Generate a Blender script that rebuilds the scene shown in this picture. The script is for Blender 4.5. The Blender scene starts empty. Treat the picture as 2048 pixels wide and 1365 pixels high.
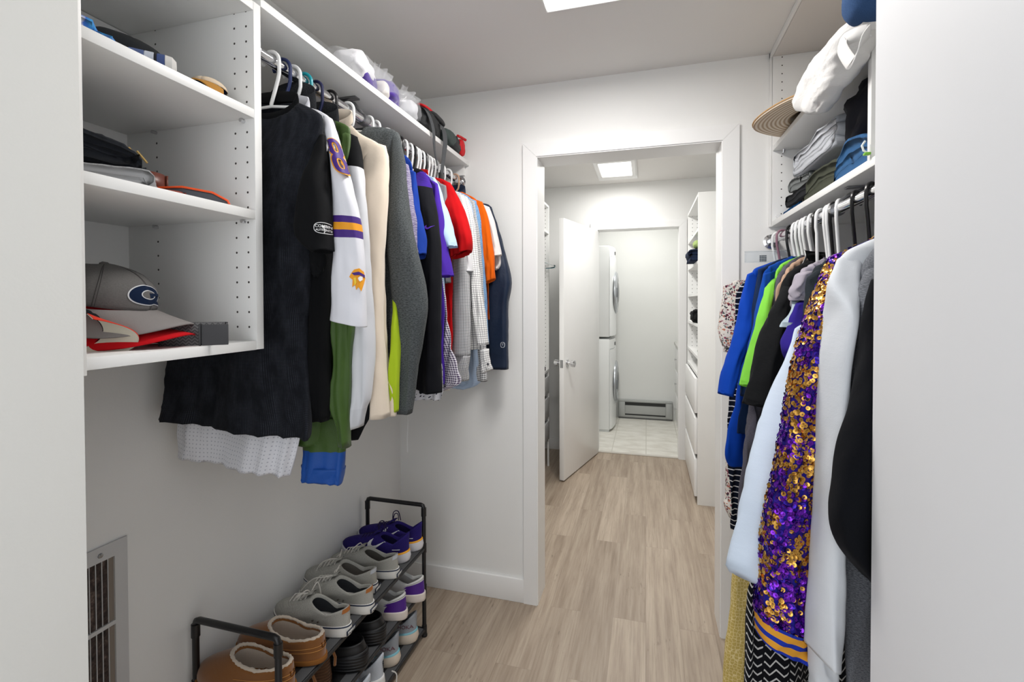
import bpy, bmesh, math, random
from mathutils import Vector, Matrix, noise
PI = math.pi
random.seed(7)
S = bpy.context.scene
C = S.collection
# ---------------------------------------------------------------- camera
F_PX, YAW, PITCH, ROLL, CY = 950.8, .275324, -.015227, -.0027053, 618.96
EYE = Vector((0, 0, 1.38))
FW = Vector((-math.sin(YAW)*math.cos(PITCH), math.cos(YAW)*math.cos(PITCH), math.sin(PITCH)))
_r = Vector((math.cos(YAW), math.sin(YAW), 0)); _u = _r.cross(FW)
RT = math.cos(ROLL)*_r + math.sin(ROLL)*_u
UP = -math.sin(ROLL)*_r + math.cos(ROLL)*_u
cam = bpy.data.cameras.new('camera'); co = bpy.data.objects.new('camera', cam); C.objects.link(co)
cam.sensor_width = 36; cam.lens = F_PX/2048*36; cam.shift_y = -(682.5-CY)/2048; cam.clip_start = .01
M3 = Matrix((RT, UP, -FW)).transposed()
co.matrix_world = Matrix.Translation(EYE) @ M3.to_4x4()
S.camera = co
def at(x, y, Y=None, X=None, Z=None):
    """where the sight line through a photo point meets the plane at depth Y (or X, or Z)"""
    d = FW + (x-1024)/F_PX*RT - (y-CY)/F_PX*UP
    if Y is not None: t = (Y-EYE.y)/d.y
    elif X is not None: t = (X-EYE.x)/d.x
    else: t = (Z-EYE.z)/d.z
    return EYE + d*t
# ---------------------------------------------------------------- light
W = bpy.data.worlds.new('world'); S.world = W; W.use_nodes = True
W.node_tree.nodes['Background'].inputs[0].default_value = (.95, .97, 1.0, 1)
W.node_tree.nodes['Background'].inputs[1].default_value = .72
S.view_settings.view_transform = 'Standard'; S.view_settings.look = 'None'
S.view_settings.gamma = 1; S.view_settings.use_curve_mapping = False
S.view_settings.exposure = 0.28
def area(name, loc, sx, sy, power, col, rot=(0, 0, 0), spread=180):
    l = bpy.data.lights.new(name, 'AREA'); l.shape = 'RECTANGLE'; l.size = sx; l.size_y = sy
    l.energy = power; l.color = col; l.spread = math.radians(spread)
    o = bpy.data.objects.new(name, l); o.location = loc; o.rotation_euler = rot; C.objects.link(o); return o
area('closet_ceiling_lamp', (-.19, 1.32, 2.33), .24, .46, 12.5, (1, .97, .94))
area('hall_ceiling_lamp', (-.235, 3.86, 2.415), .23, .40, 6.5, (1, .985, .96))
area('hall_fill', (-.235, 2.75, 2.43), .23, .40, 11, (1, .985, .96))  # added fill to even out the dressing room; no fixture belongs to it
area('laundry_fill', (-.1, 5.1, 2.42), .4, .4, 9, (1, .99, .96))  # unseen fill that lights the laundry, without a fixture
area('camera_side_fill', (-.3, -1.3, 1.55), 1.8, 1.6, 12, (.93, .97, 1.0), (PI/2, 0, 0))  # added soft frontal fill from behind the camera, not an actual window
# ---------------------------------------------------------------- materials
def lin(c):
    if isinstance(c, str):
        c = [int(c[i:i+2], 16)/255 for i in (0, 2, 4)]
    return tuple((v/12.92 if v <= .04045 else ((v+.055)/1.055)**2.4) for v in c) + (1,)
class NT:
    def __init__(s, name):
        s.m = bpy.data.materials.new(name); s.m.use_nodes = True; s.t = s.m.node_tree
        s.b = s.t.nodes['Principled BSDF']
    def n(s, typ, **kw):
        nd = s.t.nodes.new(typ)
        for k, v in kw.items():
            if k.startswith('i_'): nd.inputs[k[2:].replace('_', ' ')].default_value = v
            elif k[0] == 'i' and k[1:].isdigit(): nd.inputs[int(k[1:])].default_value = v
            else: setattr(nd, k, v)
        return nd
    def l(s, a, b): s.t.links.new(a, b)
    def coord(s, kind='UV', scale=(1, 1, 1), rot=(0, 0, 0)):
        tc = s.n('ShaderNodeTexCoord'); mp = s.n('ShaderNodeMapping')
        s.l(tc.outputs[kind], mp.inputs['Vector'])
        mp.inputs['Scale'].default_value = scale; mp.inputs['Rotation'].default_value = rot
        return mp.outputs['Vector']
    def noise(s, vec, scale, detail=3, rough=.5):
        q = s.n('ShaderNodeTexNoise'); q.inputs['Scale'].default_value = scale
        q.inputs['Detail'].default_value = detail; q.inputs['Roughness'].default_value = rough
        s.l(vec, q.inputs['Vector']); return q.outputs['Fac']
    def ramp(s, fac, stops, interp='LINEAR'):
        r = s.n('ShaderNodeValToRGB'); r.color_ramp.interpolation = interp
        e = r.color_ramp.elements
        while len(e) < len(stops): e.new(.5)
        for q, (p, c) in zip(e, stops): q.position = p; q.color = lin(c) if not (isinstance(c, tuple) and len(c) == 4) else c
        s.l(fac, r.inputs['Fac']); return r.outputs['Color']
    def mix(s, fac, a, b, mode='MIX'):
        q = s.n('ShaderNodeMix', data_type='RGBA', blend_type=mode)
        for i, v in ((0, fac), (6, a), (7, b)):
            if hasattr(v, 'links'): s.l(v, q.inputs[i])
            else: q.inputs[i].default_value = v if i == 0 else (lin(v) if not (isinstance(v, tuple) and len(v) == 4) else v)
        return q.outputs[2]
    def math(s, op, a, b=0., c=0.):
        q = s.n('ShaderNodeMath', operation=op)
        for i, v in enumerate((a, b, c)):
            if hasattr(v, 'links'): s.l(v, q.inputs[i])
            else: q.inputs[i].default_value = v
        return q.outputs[0]
    def sep(s, vec):
        q = s.n('ShaderNodeSeparateXYZ'); s.l(vec, q.inputs[0]); return q.outputs
    def bump(s, h, strength=.3, dist=.002):
        q = s.n('ShaderNodeBump'); q.inputs['Strength'].default_value = strength; q.inputs['Distance'].default_value = dist
        s.l(h, q.inputs['Height']); s.l(q.outputs[0], s.b.inputs['Normal'])
    def col(s, c):
        if hasattr(c, 'links'): s.l(c, s.b.inputs['Base Color'])
        else: s.b.inputs['Base Color'].default_value = lin(c) if not (isinstance(c, tuple) and len(c) == 4) else c
    def set(s, rough=.5, metal=0., **kw):
        s.b.inputs['Roughness'].default_value = rough; s.b.inputs['Metallic'].default_value = metal
        for k, v in kw.items(): s.b.inputs[k.replace('_', ' ')].default_value = v
        return s.m
_mc = {}
def plain(hexc, rough=.5, metal=0., bump=0., bs=200, **kw):
    key = (hexc, rough, metal, bump, bs, tuple(kw.items()))
    if key in _mc: return _mc[key]
    t = NT('finish_'+str(len(_mc))); v = t.coord('Object')
    nz = t.noise(v, 6, 2)
    t.col(t.mix(t.math('MULTIPLY', nz, .12), hexc, tuple(x*.8 for x in lin(hexc)[:3])+(1,)))
    if bump: t.bump(t.noise(v, bs, 3), bump, .002)
    _mc[key] = t.set(rough, metal, **kw); return _mc[key]
def fabric(hexc, hex2=None, kind='plain', s=1., rough=.9, sheen=.02, weave=900, wb=.25):
    """cloth seen close: UVs are metres on the cloth"""
    key = ('f', hexc, hex2, kind, s, rough, sheen, weave)
    if key in _mc: return _mc[key]
    t = NT('fabric_'+str(len(_mc))); uv = t.coord('UV'); X, Y, _ = t.sep(uv)
    nz = t.noise(uv, 9, 3)
    dark = tuple(x*.78 for x in lin(hexc)[:3])+(1,)
    base = t.mix(t.math('MULTIPLY', nz, .5), hexc, dark)
    out = base
    def per(v, sc): return t.math('FRACT', t.math('MULTIPLY', v, sc))
    if kind == 'heather':
        q = t.noise(t.coord('UV', (260*s, 700*s, 1)), 1, 3, .7)
        out = t.mix(t.ramp(q, [(.38, '000000'), (.62, 'ffffff')]), hexc, hex2)
    elif kind == 'mesh':       # dotted knit with soft cloudy patches
        g = t.math('MULTIPLY', t.math('GREATER_THAN', per(X, 190*s), .42), t.math('GREATER_THAN', per(Y, 190*s), .42))
        q = t.noise(t.coord('UV', (30, 14, 1)), 1, 4, .65)
        g2 = t.math('MULTIPLY', g, t.ramp(q, [(.38, '1c1c1c'), (.62, 'ffffff')]))
        out = t.mix(g2, hexc, hex2)
    elif kind == 'perf':       # small holes
        g = t.math('MULTIPLY', t.math('GREATER_THAN', per(X, 130*s), .72), t.math('GREATER_THAN', per(Y, 100*s), .72))
        out = t.mix(g, base, hex2)
    elif kind == 'vstripe':
        out = t.mix(t.math('GREATER_THAN', per(X, 60*s), .55), base, hex2)
    elif kind == 'hstripe':
        out = t.mix(t.math('GREATER_THAN', per(Y, 60*s), .62), base, hex2)
    elif kind == 'pin':
        wv_ = t.math('MULTIPLY', t.noise(uv, 40, 2), .006)
        out = t.mix(t.math('GREATER_THAN', per(t.math('ADD', Y, wv_), 48*s), .84), base, hex2)
    elif kind == 'gingham':
        a = t.math('GREATER_THAN', per(X, 120*s), .5); b = t.math('GREATER_THAN', per(Y, 120*s), .5)
        out = t.mix(t.math('MULTIPLY', t.math('ADD', a, b), .5), base, hex2)
    elif kind == 'grid':
        a = t.math('GREATER_THAN', per(X, 90*s), .86); b = t.math('GREATER_THAN', per(Y, 90*s), .86)
        out = t.mix(t.math('MAXIMUM', a, b), base, hex2)
    elif kind == 'dots':
        v = t.n('ShaderNodeTexVoronoi', feature='F1'); v.inputs['Scale'].default_value = 95*s; v.inputs['Randomness'].default_value = .35
        t.l(uv, v.inputs['Vector']); out = t.mix(t.math('LESS_THAN', v.outputs['Distance'], .25), base, hex2)
    elif kind == 'floral':
        v = t.n('ShaderNodeTexVoronoi', feature='F1'); v.inputs['Scale'].default_value = 135*s
        wob = t.n('ShaderNodeTexNoise'); wob.inputs['Scale'].default_value = 60; t.l(uv, wob.inputs['Vector'])
        add = t.n('ShaderNodeVectorMath', operation='MULTIPLY_ADD'); add.inputs[1].default_value = (.02, .02, 0)
        t.l(wob.outputs['Color'], add.inputs[0]); t.l(uv, add.inputs[2]); t.l(add.outputs[0], v.inputs['Vector'])
        pet = t.math('LESS_THAN', v.outputs['Distance'], .48)
        hs = t.ramp(t.sep(v.outputs['Color'])[0], [(0, '5b2438'), (.3, '8c4a5c'), (.45, '3d4a4a'), (.6, 'b5735c'), (.75, '6f7d7a'), (.85, 'dcd6cf')], 'CONSTANT')
        out = t.mix(pet, base, hs)
    elif kind == 'zigzag':
        tri = t.math('PINGPONG', t.math('MULTIPLY', X, 1.), .011*s)
        f = t.math('FRACT', t.math('MULTIPLY', t.math('ADD', Y, tri), 62/s))
        f2 = t.math('FRACT', t.math('MULTIPLY', X, 22/s))
        out = t.mix(t.math('MULTIPLY', t.math('GREATER_THAN', f, .78), t.math('GREATER_THAN', f2, .08)), base, hex2)
    elif kind == 'braid':
        tri = t.math('PINGPONG', X, .006*s)
        f = t.math('FRACT', t.math('MULTIPLY', t.math('ADD', Y, tri), 130/s))
        out = t.mix(t.math('GREATER_THAN', f, .62), base, hex2)
    elif kind == 'scroll':
        v = t.n('ShaderNodeTexVoronoi', feature='DISTANCE_TO_EDGE'); v.inputs['Scale'].default_value = 120*s; v.inputs['Randomness'].default_value = .5
        t.l(uv, v.inputs['Vector']); out = t.mix(t.math('LESS_THAN', v.outputs['Distance'], .07), base, hex2)
    elif kind == 'spacedye':
        q = t.noise(t.coord('UV', (18*s, 420*s, 1)), 1, 3, .6)
        out = t.mix(t.ramp(q, [(.42, '000000'), (.56, 'ffffff')]), hexc, hex2)
    elif kind == 'bands':      # purple / white jersey bands handled in geometry
        out = base
    t.col(out)
    wv = t.noise(t.coord('UV', (weave, weave, 1)), 1, 2)
    cr = t.noise(uv, 26, 3, .6)
    t.bump(t.math('ADD', t.math('MULTIPLY', wv, .25), cr), wb, .004)
    _mc[key] = t.set(rough, 0, Sheen_Weight=sheen, Specular_IOR_Level=.12 if rough > .7 else .35); return _mc[key]
WALLP = plain('efefed', .75, bump=.12, bs=260)
CEILP = plain('e6e4e1', .85, bump=.06, bs=200)
TRIM = plain('f1f1f0', .38)
MELA = plain('eeeeec', .42)
DARKM = plain('1b1b1c', .5)
CHROME = plain('d8d8da', .12, 1.)
# ---------------------------------------------------------------- mesh helpers
def link(name, verts, faces, m, parent=None, uvs=None, smooth=True, midx=None):
    me = bpy.data.meshes.new(name); me.from_pydata([tuple(v) for v in verts], [], faces)
    ms = m if isinstance(m, (list, tuple)) else [m]
    for q in ms: me.materials.append(q)
    if midx:
        for p, i in zip(me.polygons, midx): p.material_index = i
    if uvs:
        ul = me.uv_layers.new(name='UVMap')
        for lp in me.loops: ul.data[lp.index].uv = uvs[lp.vertex_index]
    if smooth:
        for p in me.polygons: p.use_smooth = True
    me.update()
    o = bpy.data.objects.new(name, me); C.objects.link(o)
    if parent: o.parent = parent; o.matrix_parent_inverse = Matrix.Identity(4)
    if parent and parent.type == 'EMPTY':
        for v in me.vertices: v.co -= ORG.get(parent.name, Vector())
    elif parent:
        off = ORG.get(parent.name, Vector())
        for v in me.vertices: v.co -= off
    ORG[o.name] = ORG.get(parent.name, Vector()) if parent else Vector()
    return o
ORG = {}
def finish(o, label=None, cat=None, group=None, kind=None):
    if label: o['label'] = label
    if cat: o['category'] = cat
    if group: o['group'] = group
    if kind: o['kind'] = kind
    return o
def thing(name, loc, label, cat, group=None):
    o = bpy.data.objects.new(name, None); C.objects.link(o); o.location = loc; o.empty_display_size = .02
    ORG[o.name] = Vector(loc)
    return finish(o, label, cat, group)
class MB:
    """collects shapes and links them as one mesh"""
    def __init__(s): s.bm = bmesh.new()
    def box(s, x0, x1, y0, y1, z0, z1, bev=0., rot=None, piv=None, seg=2):
        t = bmesh.new(); bmesh.ops.create_cube(t, size=1)
        for v in t.verts: v.co = Vector(((x0+x1)/2+v.co.x*(x1-x0), (y0+y1)/2+v.co.y*(y1-y0), (z0+z1)/2+v.co.z*(z1-z0)))
        if bev: bmesh.ops.bevel(t, geom=list(t.edges), offset=bev, segments=seg, affect='EDGES', profile=.5)
        if rot is not None:
            p = Vector(piv) if piv is not None else Vector(((x0+x1)/2, (y0+y1)/2, (z0+z1)/2))
            bmesh.ops.rotate(t, verts=t.verts, cent=p, matrix=rot)
        s._add(t); return s
    def _add(s, t):
        me = bpy.data.meshes.new('t'); t.to_mesh(me); s.bm.from_mesh(me); bpy.data.meshes.remove(me); t.free()
    def tube(s, pts, r, n=10, cap=True, closed=False):
        pts = [Vector(p) for p in pts]; N = len(pts); rs = r if isinstance(r, (list, tuple)) else [r]*N
        rings = []; prev = None
        for i, p in enumerate(pts):
            a = pts[(i-1) % N] if closed else pts[max(i-1, 0)]; b = pts[(i+1) % N] if closed else pts[min(i+1, N-1)]
            d = (b-a).normalized()
            if prev is None:
                q = Vector((0, 0, 1)) if abs(d.z) < .9 else Vector((1, 0, 0)); x = d.cross(q).normalized()
            else: x = (prev-d*prev.dot(d)).normalized()
            prev = x; y = d.cross(x)
            rings.append([s.bm.verts.new(p+(x*math.cos(2*PI*k/n)+y*math.sin(2*PI*k/n))*rs[i]) for k in range(n)])
        for i in range(N if closed else N-1):
            A, B = rings[i], rings[(i+1) % N]
            for k in range(n): s.bm.faces.new((A[k], A[(k+1) % n], B[(k+1) % n], B[k]))
        if cap and not closed:
            s.bm.faces.new(rings[0][::-1]); s.bm.faces.new(rings[-1])
        return s
    def lathe(s, prof, cen, axis='z', n=24):
        cen = Vector(cen); rings = []
        for r, h in prof:
            ring = []
            for k in range(n):
                a = 2*PI*k/n; u, v = r*math.cos(a), r*math.sin(a)
                p = {'z': (u, v, h), 'x': (h, u, v), 'y': (u, h, v)}[axis]
                ring.append(s.bm.verts.new(cen+Vector(p)))
            rings.append(ring)
        for A, B in zip(rings, rings[1:]):
            for k in range(n): s.bm.faces.new((A[k], A[(k+1) % n], B[(k+1) % n], B[k]))
        s.bm.faces.new(rings[0][::-1]); s.bm.faces.new(rings[-1]); return s
    def prism(s, pts, vec):
        """closed outline (3-D points) pushed along vec"""
        vec = Vector(vec); a = [s.bm.verts.new(Vector(p)) for p in pts]; b = [s.bm.verts.new(Vector(p)+vec) for p in pts]
        n = len(pts); s.bm.faces.new(a[::-1]); s.bm.faces.new(b)
        for k in range(n): s.bm.faces.new((a[k], a[(k+1) % n], b[(k+1) % n], b[k]))
        return s
    def build(s, name, m, parent=None, smooth=False, ang=35, sub=0):
        bmesh.ops.recalc_face_normals(s.bm, faces=s.bm.faces)
        me = bpy.data.meshes.new(name); off = ORG.get(parent.name, Vector()) if parent else Vector()
        for v in s.bm.verts: v.co -= off
        s.bm.to_mesh(me); s.bm.free(); me.materials.append(m)
        me.polygons.foreach_set('use_smooth', [True]*len(me.polygons))
        try: me.set_sharp_from_angle(angle=math.radians(ang))
        except Exception: pass
        o = bpy.data.objects.new(name, me); C.objects.link(o)
        if parent: o.parent = parent
        ORG[o.name] = off
        if sub:
            md = o.modifiers.new('s', 'SUBSURF'); md.levels = sub; md.render_levels = sub
        return o
def struct(o): o['kind'] = 'structure'; return o
def B(name, x0, x1, y0, y1, z0, z1, m, parent=None, bev=0.):
    return MB().box(x0, x1, y0, y1, z0, z1, bev).build(name, m, parent)
def text(name, s, size, m, parent, loc, xdir, ydir, ext=.0006, bold=.0):
    """raised lettering as a real mesh; xdir runs along the writing, ydir up"""
    cu = bpy.data.curves.new(name, 'FONT'); cu.body = s; cu.size = size; cu.extrude = ext; cu.offset = bold
    cu.align_x = 'CENTER'; cu.align_y = 'CENTER'
    o = bpy.data.objects.new(name+'_c', cu); C.objects.link(o)
    dg = bpy.context.evaluated_depsgraph_get(); me = bpy.data.meshes.new_from_object(o.evaluated_get(dg))
    bpy.data.objects.remove(o); me.name = name; me.materials.clear(); me.materials.append(m)
    xd = Vector(xdir).normalized(); yd = Vector(ydir); yd = (yd-xd*yd.dot(xd)).normalized(); zd = xd.cross(yd)
    mt = Matrix((xd, yd, zd)).transposed(); off = ORG.get(parent.name, Vector()) if parent else Vector()
    for v in me.vertices: v.co = mt @ v.co + Vector(loc) - off
    t = bpy.data.objects.new(name, me); C.objects.link(t)
    if parent: t.parent = parent
    return t
# ================================================================ THE SETTING
XL, XR, YF, YB, ZC = -1.169, .85, .49, 2.100, 2.357      # closet: walls, front wall, door wall, ceiling
OL, OR_, OH = -.471, .292, 2.027                         # doorway in the far wall
Y2, Y2E, ZC2 = 2.235, 4.385, 2.443                       # the dressing room behind it
def wood_floor():
    t = NT('wood_planks'); v = t.coord('Object'); X, Y, Z = t.sep(v)
    cb = t.n('ShaderNodeCombineXYZ'); t.l(Y, cb.inputs[0]); t.l(X, cb.inputs[1])
    br = t.n('ShaderNodeTexBrick', offset=.37, offset_frequency=2); t.l(cb.outputs[0], br.inputs['Vector'])
    for k, q in (('Scale', 1), ('Mortar Size', .0009), ('Mortar Smooth', .2), ('Bias', 0), ('Brick Width', 1.05), ('Row Height', .138)): br.inputs[k].default_value = q
    br.inputs['Color1'].default_value = (0, 0, 0, 1); br.inputs['Color2'].default_value = (1, 1, 1, 1); br.inputs['Mortar'].default_value = (.5, .5, .5, 1)
    tone = t.sep(br.outputs['Color'])[0]
    off = t.n('ShaderNodeCombineXYZ'); t.l(t.math('MULTIPLY', tone, 7.), off.inputs[0]); t.l(t.math('MULTIPLY', tone, 5.), off.inputs[2])
    ad = t.n('ShaderNodeVectorMath', operation='ADD'); t.l(v, ad.inputs[0]); t.l(off.outputs[0], ad.inputs[1])
    mp = t.n('ShaderNodeMapping'); mp.inputs['Scale'].default_value = (26, 1.6, 1); t.l(ad.outputs[0], mp.inputs['Vector'])
    g1 = t.noise(mp.outputs[0], 1, 6, .62)
    mp2 = t.n('ShaderNodeMapping'); mp2.inputs['Scale'].default_value = (150, 5, 1); t.l(ad.outputs[0], mp2.inputs['Vector'])
    g2 = t.noise(mp2.outputs[0], 1, 3, .6)
    base = t.mix(tone, 'b8a795', '8f7e6d')
    g = t.ramp(g1, [(.3, '7a6958'), (.48, 'a59583'), (.7, 'c2b4a2')])
    c = t.mix(.55, base, g); c = t.mix(t.math('MULTIPLY', t.ramp(g2, [(.45, '000000'), (.75, 'ffffff')]), .45), c, '7c6a59')
    mp3 = t.n('ShaderNodeMapping'); mp3.inputs['Scale'].default_value = (120, 22, 1); t.l(ad.outputs[0], mp3.inputs['Vector'])
    sp = t.noise(mp3.outputs[0], 1, 2, .5); msk = t.noise(ad.outputs[0], 4, 2)
    c = t.mix(t.math('MULTIPLY', t.ramp(sp, [(.62, '000000'), (.74, 'ffffff')]), t.math('MULTIPLY', t.ramp(msk, [(.5, '000000'), (.65, 'ffffff')]), .55)), c, '5d4e42')
    c = t.mix(t.math('MULTIPLY', br.outputs['Fac'], .45), c, '75675a')
    t.col(c); t.bump(t.math('SUBTRACT', g2, t.math('MULTIPLY', br.outputs['Fac'], 1.5)), .12, .001)
    return t.set(.42)
def tile_floor():
    t = NT('laundry_tiles'); v = t.coord('Object')
    br = t.n('ShaderNodeTexBrick', offset=0, offset_frequency=1); t.l(v, br.inputs['Vector'])
    for k, q in (('Scale', 1), ('Mortar Size', .004), ('Brick Width', .305), ('Row Height', .305)): br.inputs[k].default_value = q
    mp = t.n('ShaderNodeMapping'); mp.inputs['Scale'].default_value = (6, 12, 1); mp.inputs['Rotation'].default_value = (0, 0, .5); t.l(v, mp.inputs['Vector'])
    c = t.ramp(t.noise(mp.outputs[0], 1, 5, .6), [(.3, 'cfcbc0'), (.6, 'e6e4dc')])
    c = t.mix(br.outputs['Fac'], c, 'c8c5ba'); t.col(c); t.bump(t.math('SUBTRACT', 1, br.outputs['Fac']), .2, .001)
    return t.set(.35)
struct(B('floor', -1.4, 1.1, -.3, 4.40, -.05, 0, wood_floor()))
lf = struct(B('floor_laundry', -1.4, 1.1, 4.40, 5.95, -.05, .002, tile_floor()))
# the closet
struct(B('wall_left', XL-.1, XL, .2, 2.2, 0, 2.6, WALLP))
struct(B('wall_right', XR, XR+.1, .2, 2.2, 0, 2.6, WALLP))
struct(MB().box(XL-.1, OL-.012, YB, Y2, 0, 2.6).box(OR_+.012, XR+.1, YB, Y2, 0, 2.6).box(OL-.012, OR_+.012, YB, Y2, OH+.012, 2.6).build('wall_back', WALLP))
struct(B('wall_front_left', XL-.1, -.78, .24, YF, 0, 2.6, plain('dededa', .75, bump=.12, bs=260)))
struct(B('wall_front_right', .311, XR+.1, .10, .790, 0, 2.6, plain('e6e7e9', .6)))
struct(B('wall_front_header', -.78, .311, .24, YF, 2.06, 2.6, WALLP))
struct(B('ceiling', XL-.1, XR+.1, .24, YB, ZC, ZC+.1, CEILP))
struct(B('baseboard_back', XL+.012, OL-.063, YB-.013, YB, 0, .107, TRIM, bev=.002))
struct(B('baseboard_left', XL, XL+.012, YF, YB, 0, .107, TRIM, bev=.002))
struct(B('baseboard_right', XR-.012, XR, .79, YB, 0, .107, TRIM, bev=.002))
# doorway: mitred casing, liner and stop
def casing(name, x0, x1, zt, yf, w, th, m, sgn=-1):
    y0, y1 = (yf+sgn*th, yf) if sgn < 0 else (yf, yf+th)
    mb = MB()
    mb.prism([(x0, y0, 0), (x0-w, y0, 0), (x0-w, y0, zt+w), (x0, y0, zt)], (0, y1-y0, 0))
    mb.prism([(x1, y0, 0), (x1+w, y0, 0), (x1+w, y0, zt+w), (x1, y0, zt)], (0, y1-y0, 0))
    mb.prism([(x0, y0, zt+.0006), (x0-w+.0006, y0, zt+w), (x1+w-.0006, y0, zt+w), (x1, y0, zt+.0006)], (0, y1-y0, 0))
    return struct(mb.build(name, m))
casing('trim_1', OL-.004, OR_+.004, OH+.004, YB, .062, .015, TRIM)
casing('trim_2', OL-.004, OR_+.004, OH+.004, Y2, .062, .015, TRIM, 1)
struct(MB().box(OL-.012, OL, YB-.01, Y2+.01, 0, OH).box(OR_, OR_+.012, YB-.01, Y2+.01, 0, OH).box(OL-.012, OR_+.012, YB-.01, Y2+.01, OH, OH+.012).build('trim_3', TRIM))
# the dressing room
DL, DR_, DH = -.425, .272, 2.030
struct(B('wall_dressing_left', XL-.1, XL, Y2, Y2E, 0, 2.6, WALLP))
struct(B('wall_dressing_right', .80, .90, Y2, Y2E, 0, 2.6, WALLP))
struct(MB().box(XL-.1, DL-.012, Y2E, 4.5, 0, 2.6).box(DR_+.012, .9, Y2E, 4.5, 0, 2.6).box(DL-.012, DR_+.012, Y2E, 4.5, DH+.012, 2.6).build('wall_dressing_back', WALLP))
struct(B('ceiling_dressing', XL-.1, .9, Y2, Y2E, ZC2, ZC2+.1, CEILP))
casing('trim_4', DL-.003, DR_+.003, DH+.003, Y2E, .062, .015, TRIM)
struct(MB().box(DL-.012, DL, Y2E-.008, 4.51, 0, DH).box(DR_, DR_+.012, Y2E-.008, 4.51, 0, DH).box(DL-.012, DR_+.012, Y2E-.008, 4.51, DH, DH+.012).build('trim_5', TRIM))
struct(B('baseboard_dressing', XL, DL-.07, Y2E-.013, Y2E, 0, .107, TRIM, bev=.002))
struct(B('trim_6', DL, DR_, 4.385, 4.42, 0, .008, plain('c9c4bb', .4), bev=.002))
# the laundry
struct(B('wall_laundry_back', XL-.1, .9, 5.80, 5.9, 0, 2.6, plain('e7e8e5', .75)))
struct(B('wall_laundry_left', XL-.1, XL, 4.5, 5.8, 0, 2.6, WALLP))
struct(B('wall_laundry_right', .62, .72, 4.5, 5.8, 0, 2.6, WALLP))
struct(B('ceiling_laundry', XL-.1, .9, 4.5, 5.8, ZC2, ZC2+.1, CEILP))
# ceiling lights
def lit(name, strength, c):
    t = NT(name); t.b.inputs['Emission Color'].default_value = lin(c); t.b.inputs['Emission Strength'].default_value = strength
    t.col('ffffff'); return t.set(.4)
GLOW = lit('lit_diffuser', 2.2, 'fffdf8')
def ceiling_light(x0, x1, y0, y1, z, fr, label, hatch=False):
    t = thing('ceiling_light', ((x0+x1)/2, (y0+y1)/2, z), label, 'ceiling light')
    f = MB()
    f.box(x0-fr, x0, y0-fr, y1+fr, z-.018, z, .002).box(x1, x1+fr, y0-fr, y1+fr, z-.018, z, .002)
    f.box(x0, x1, y0-fr, y0, z-.018, z, .002).box(x0, x1, y1, y1+fr, z-.018, z, .002)
    f.build('frame', TRIM, t)
    B('diffuser', x0, x1, y0, y1, z-.010, z-.004, GLOW, t)
    if hatch: B('hatch_panel', x0-fr-.01, x1+fr+.01, y0-fr-.01, y1+.16, z-.004, z, TRIM, t)
    return t
ceiling_light(-.316, -.07, 1.10, 1.557, ZC-.003, .004, 'bright square ceiling light of the closet, cut off by the top of the picture')
ceiling_light(-.357, -.113, 3.66, 4.065, ZC2-.003, .03, 'bright framed ceiling light seen through the doorway', True)
# ================================================================ FITTED FURNITURE
def drilled(cols, r=.0024, step=.032):
    """white laminate with rows of shelf-pin holes drilled at the given x positions"""
    t = NT('drilled_laminate'); X, Y, Z = t.sep(t.coord('Object')); tot = None
    dz = t.math('MULTIPLY', t.math('SUBTRACT', t.math('FRACT', t.math('DIVIDE', Z, step)), .5), step)
    for x in cols:
        dx = t.math('SUBTRACT', X, x)
        dd = t.math('SQRT', t.math('ADD', t.math('MULTIPLY', dx, dx), t.math('MULTIPLY', dz, dz)))
        h = t.math('LESS_THAN', dd, r); tot = h if tot is None else t.math('MAXIMUM', tot, h)
    t.col(t.mix(tot, 'eeeeec', '3a3633')); return t.set(.42)
ZS = 2.018                                                # underside of the long left shelf
# left shelf tower
tw = thing('shelf_tower', (-.98, .67, 1.28), 'white open shelf tower with pin holes at the left edge, hung on the wall', 'shelf unit')
B('side_panel', -1.168, -.80, .828, .847, 1.28, ZS, drilled((-.851+.98, -.820+.98, -1.074+.98)), tw, .0006)
B('side_panel', -1.168, -.80, .4905, .507, 1.272, 2.34, MELA, tw, .0006)
B('back_panel', -1.168, -1.164, .507, .828, 1.28, 2.018, MELA, tw)
B('back_cleat', -1.164, -1.148, .507, .828, 1.93, 1.998, MELA, tw)
for z in (1.2795, 1.5575, 1.7715, 1.999):
    s = B('shelf', -1.164, -.8005, .507, .828, z, z+.019, MELA, tw, .0008)
    if 1.3 < z < 1.9:
        for x in (-.828, -1.075):
            MB().lathe([(.004, 0), (.004, -.010)], (x, .828, z-.004), 'y', 10).build('shelf_pin', CHROME, s)
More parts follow.
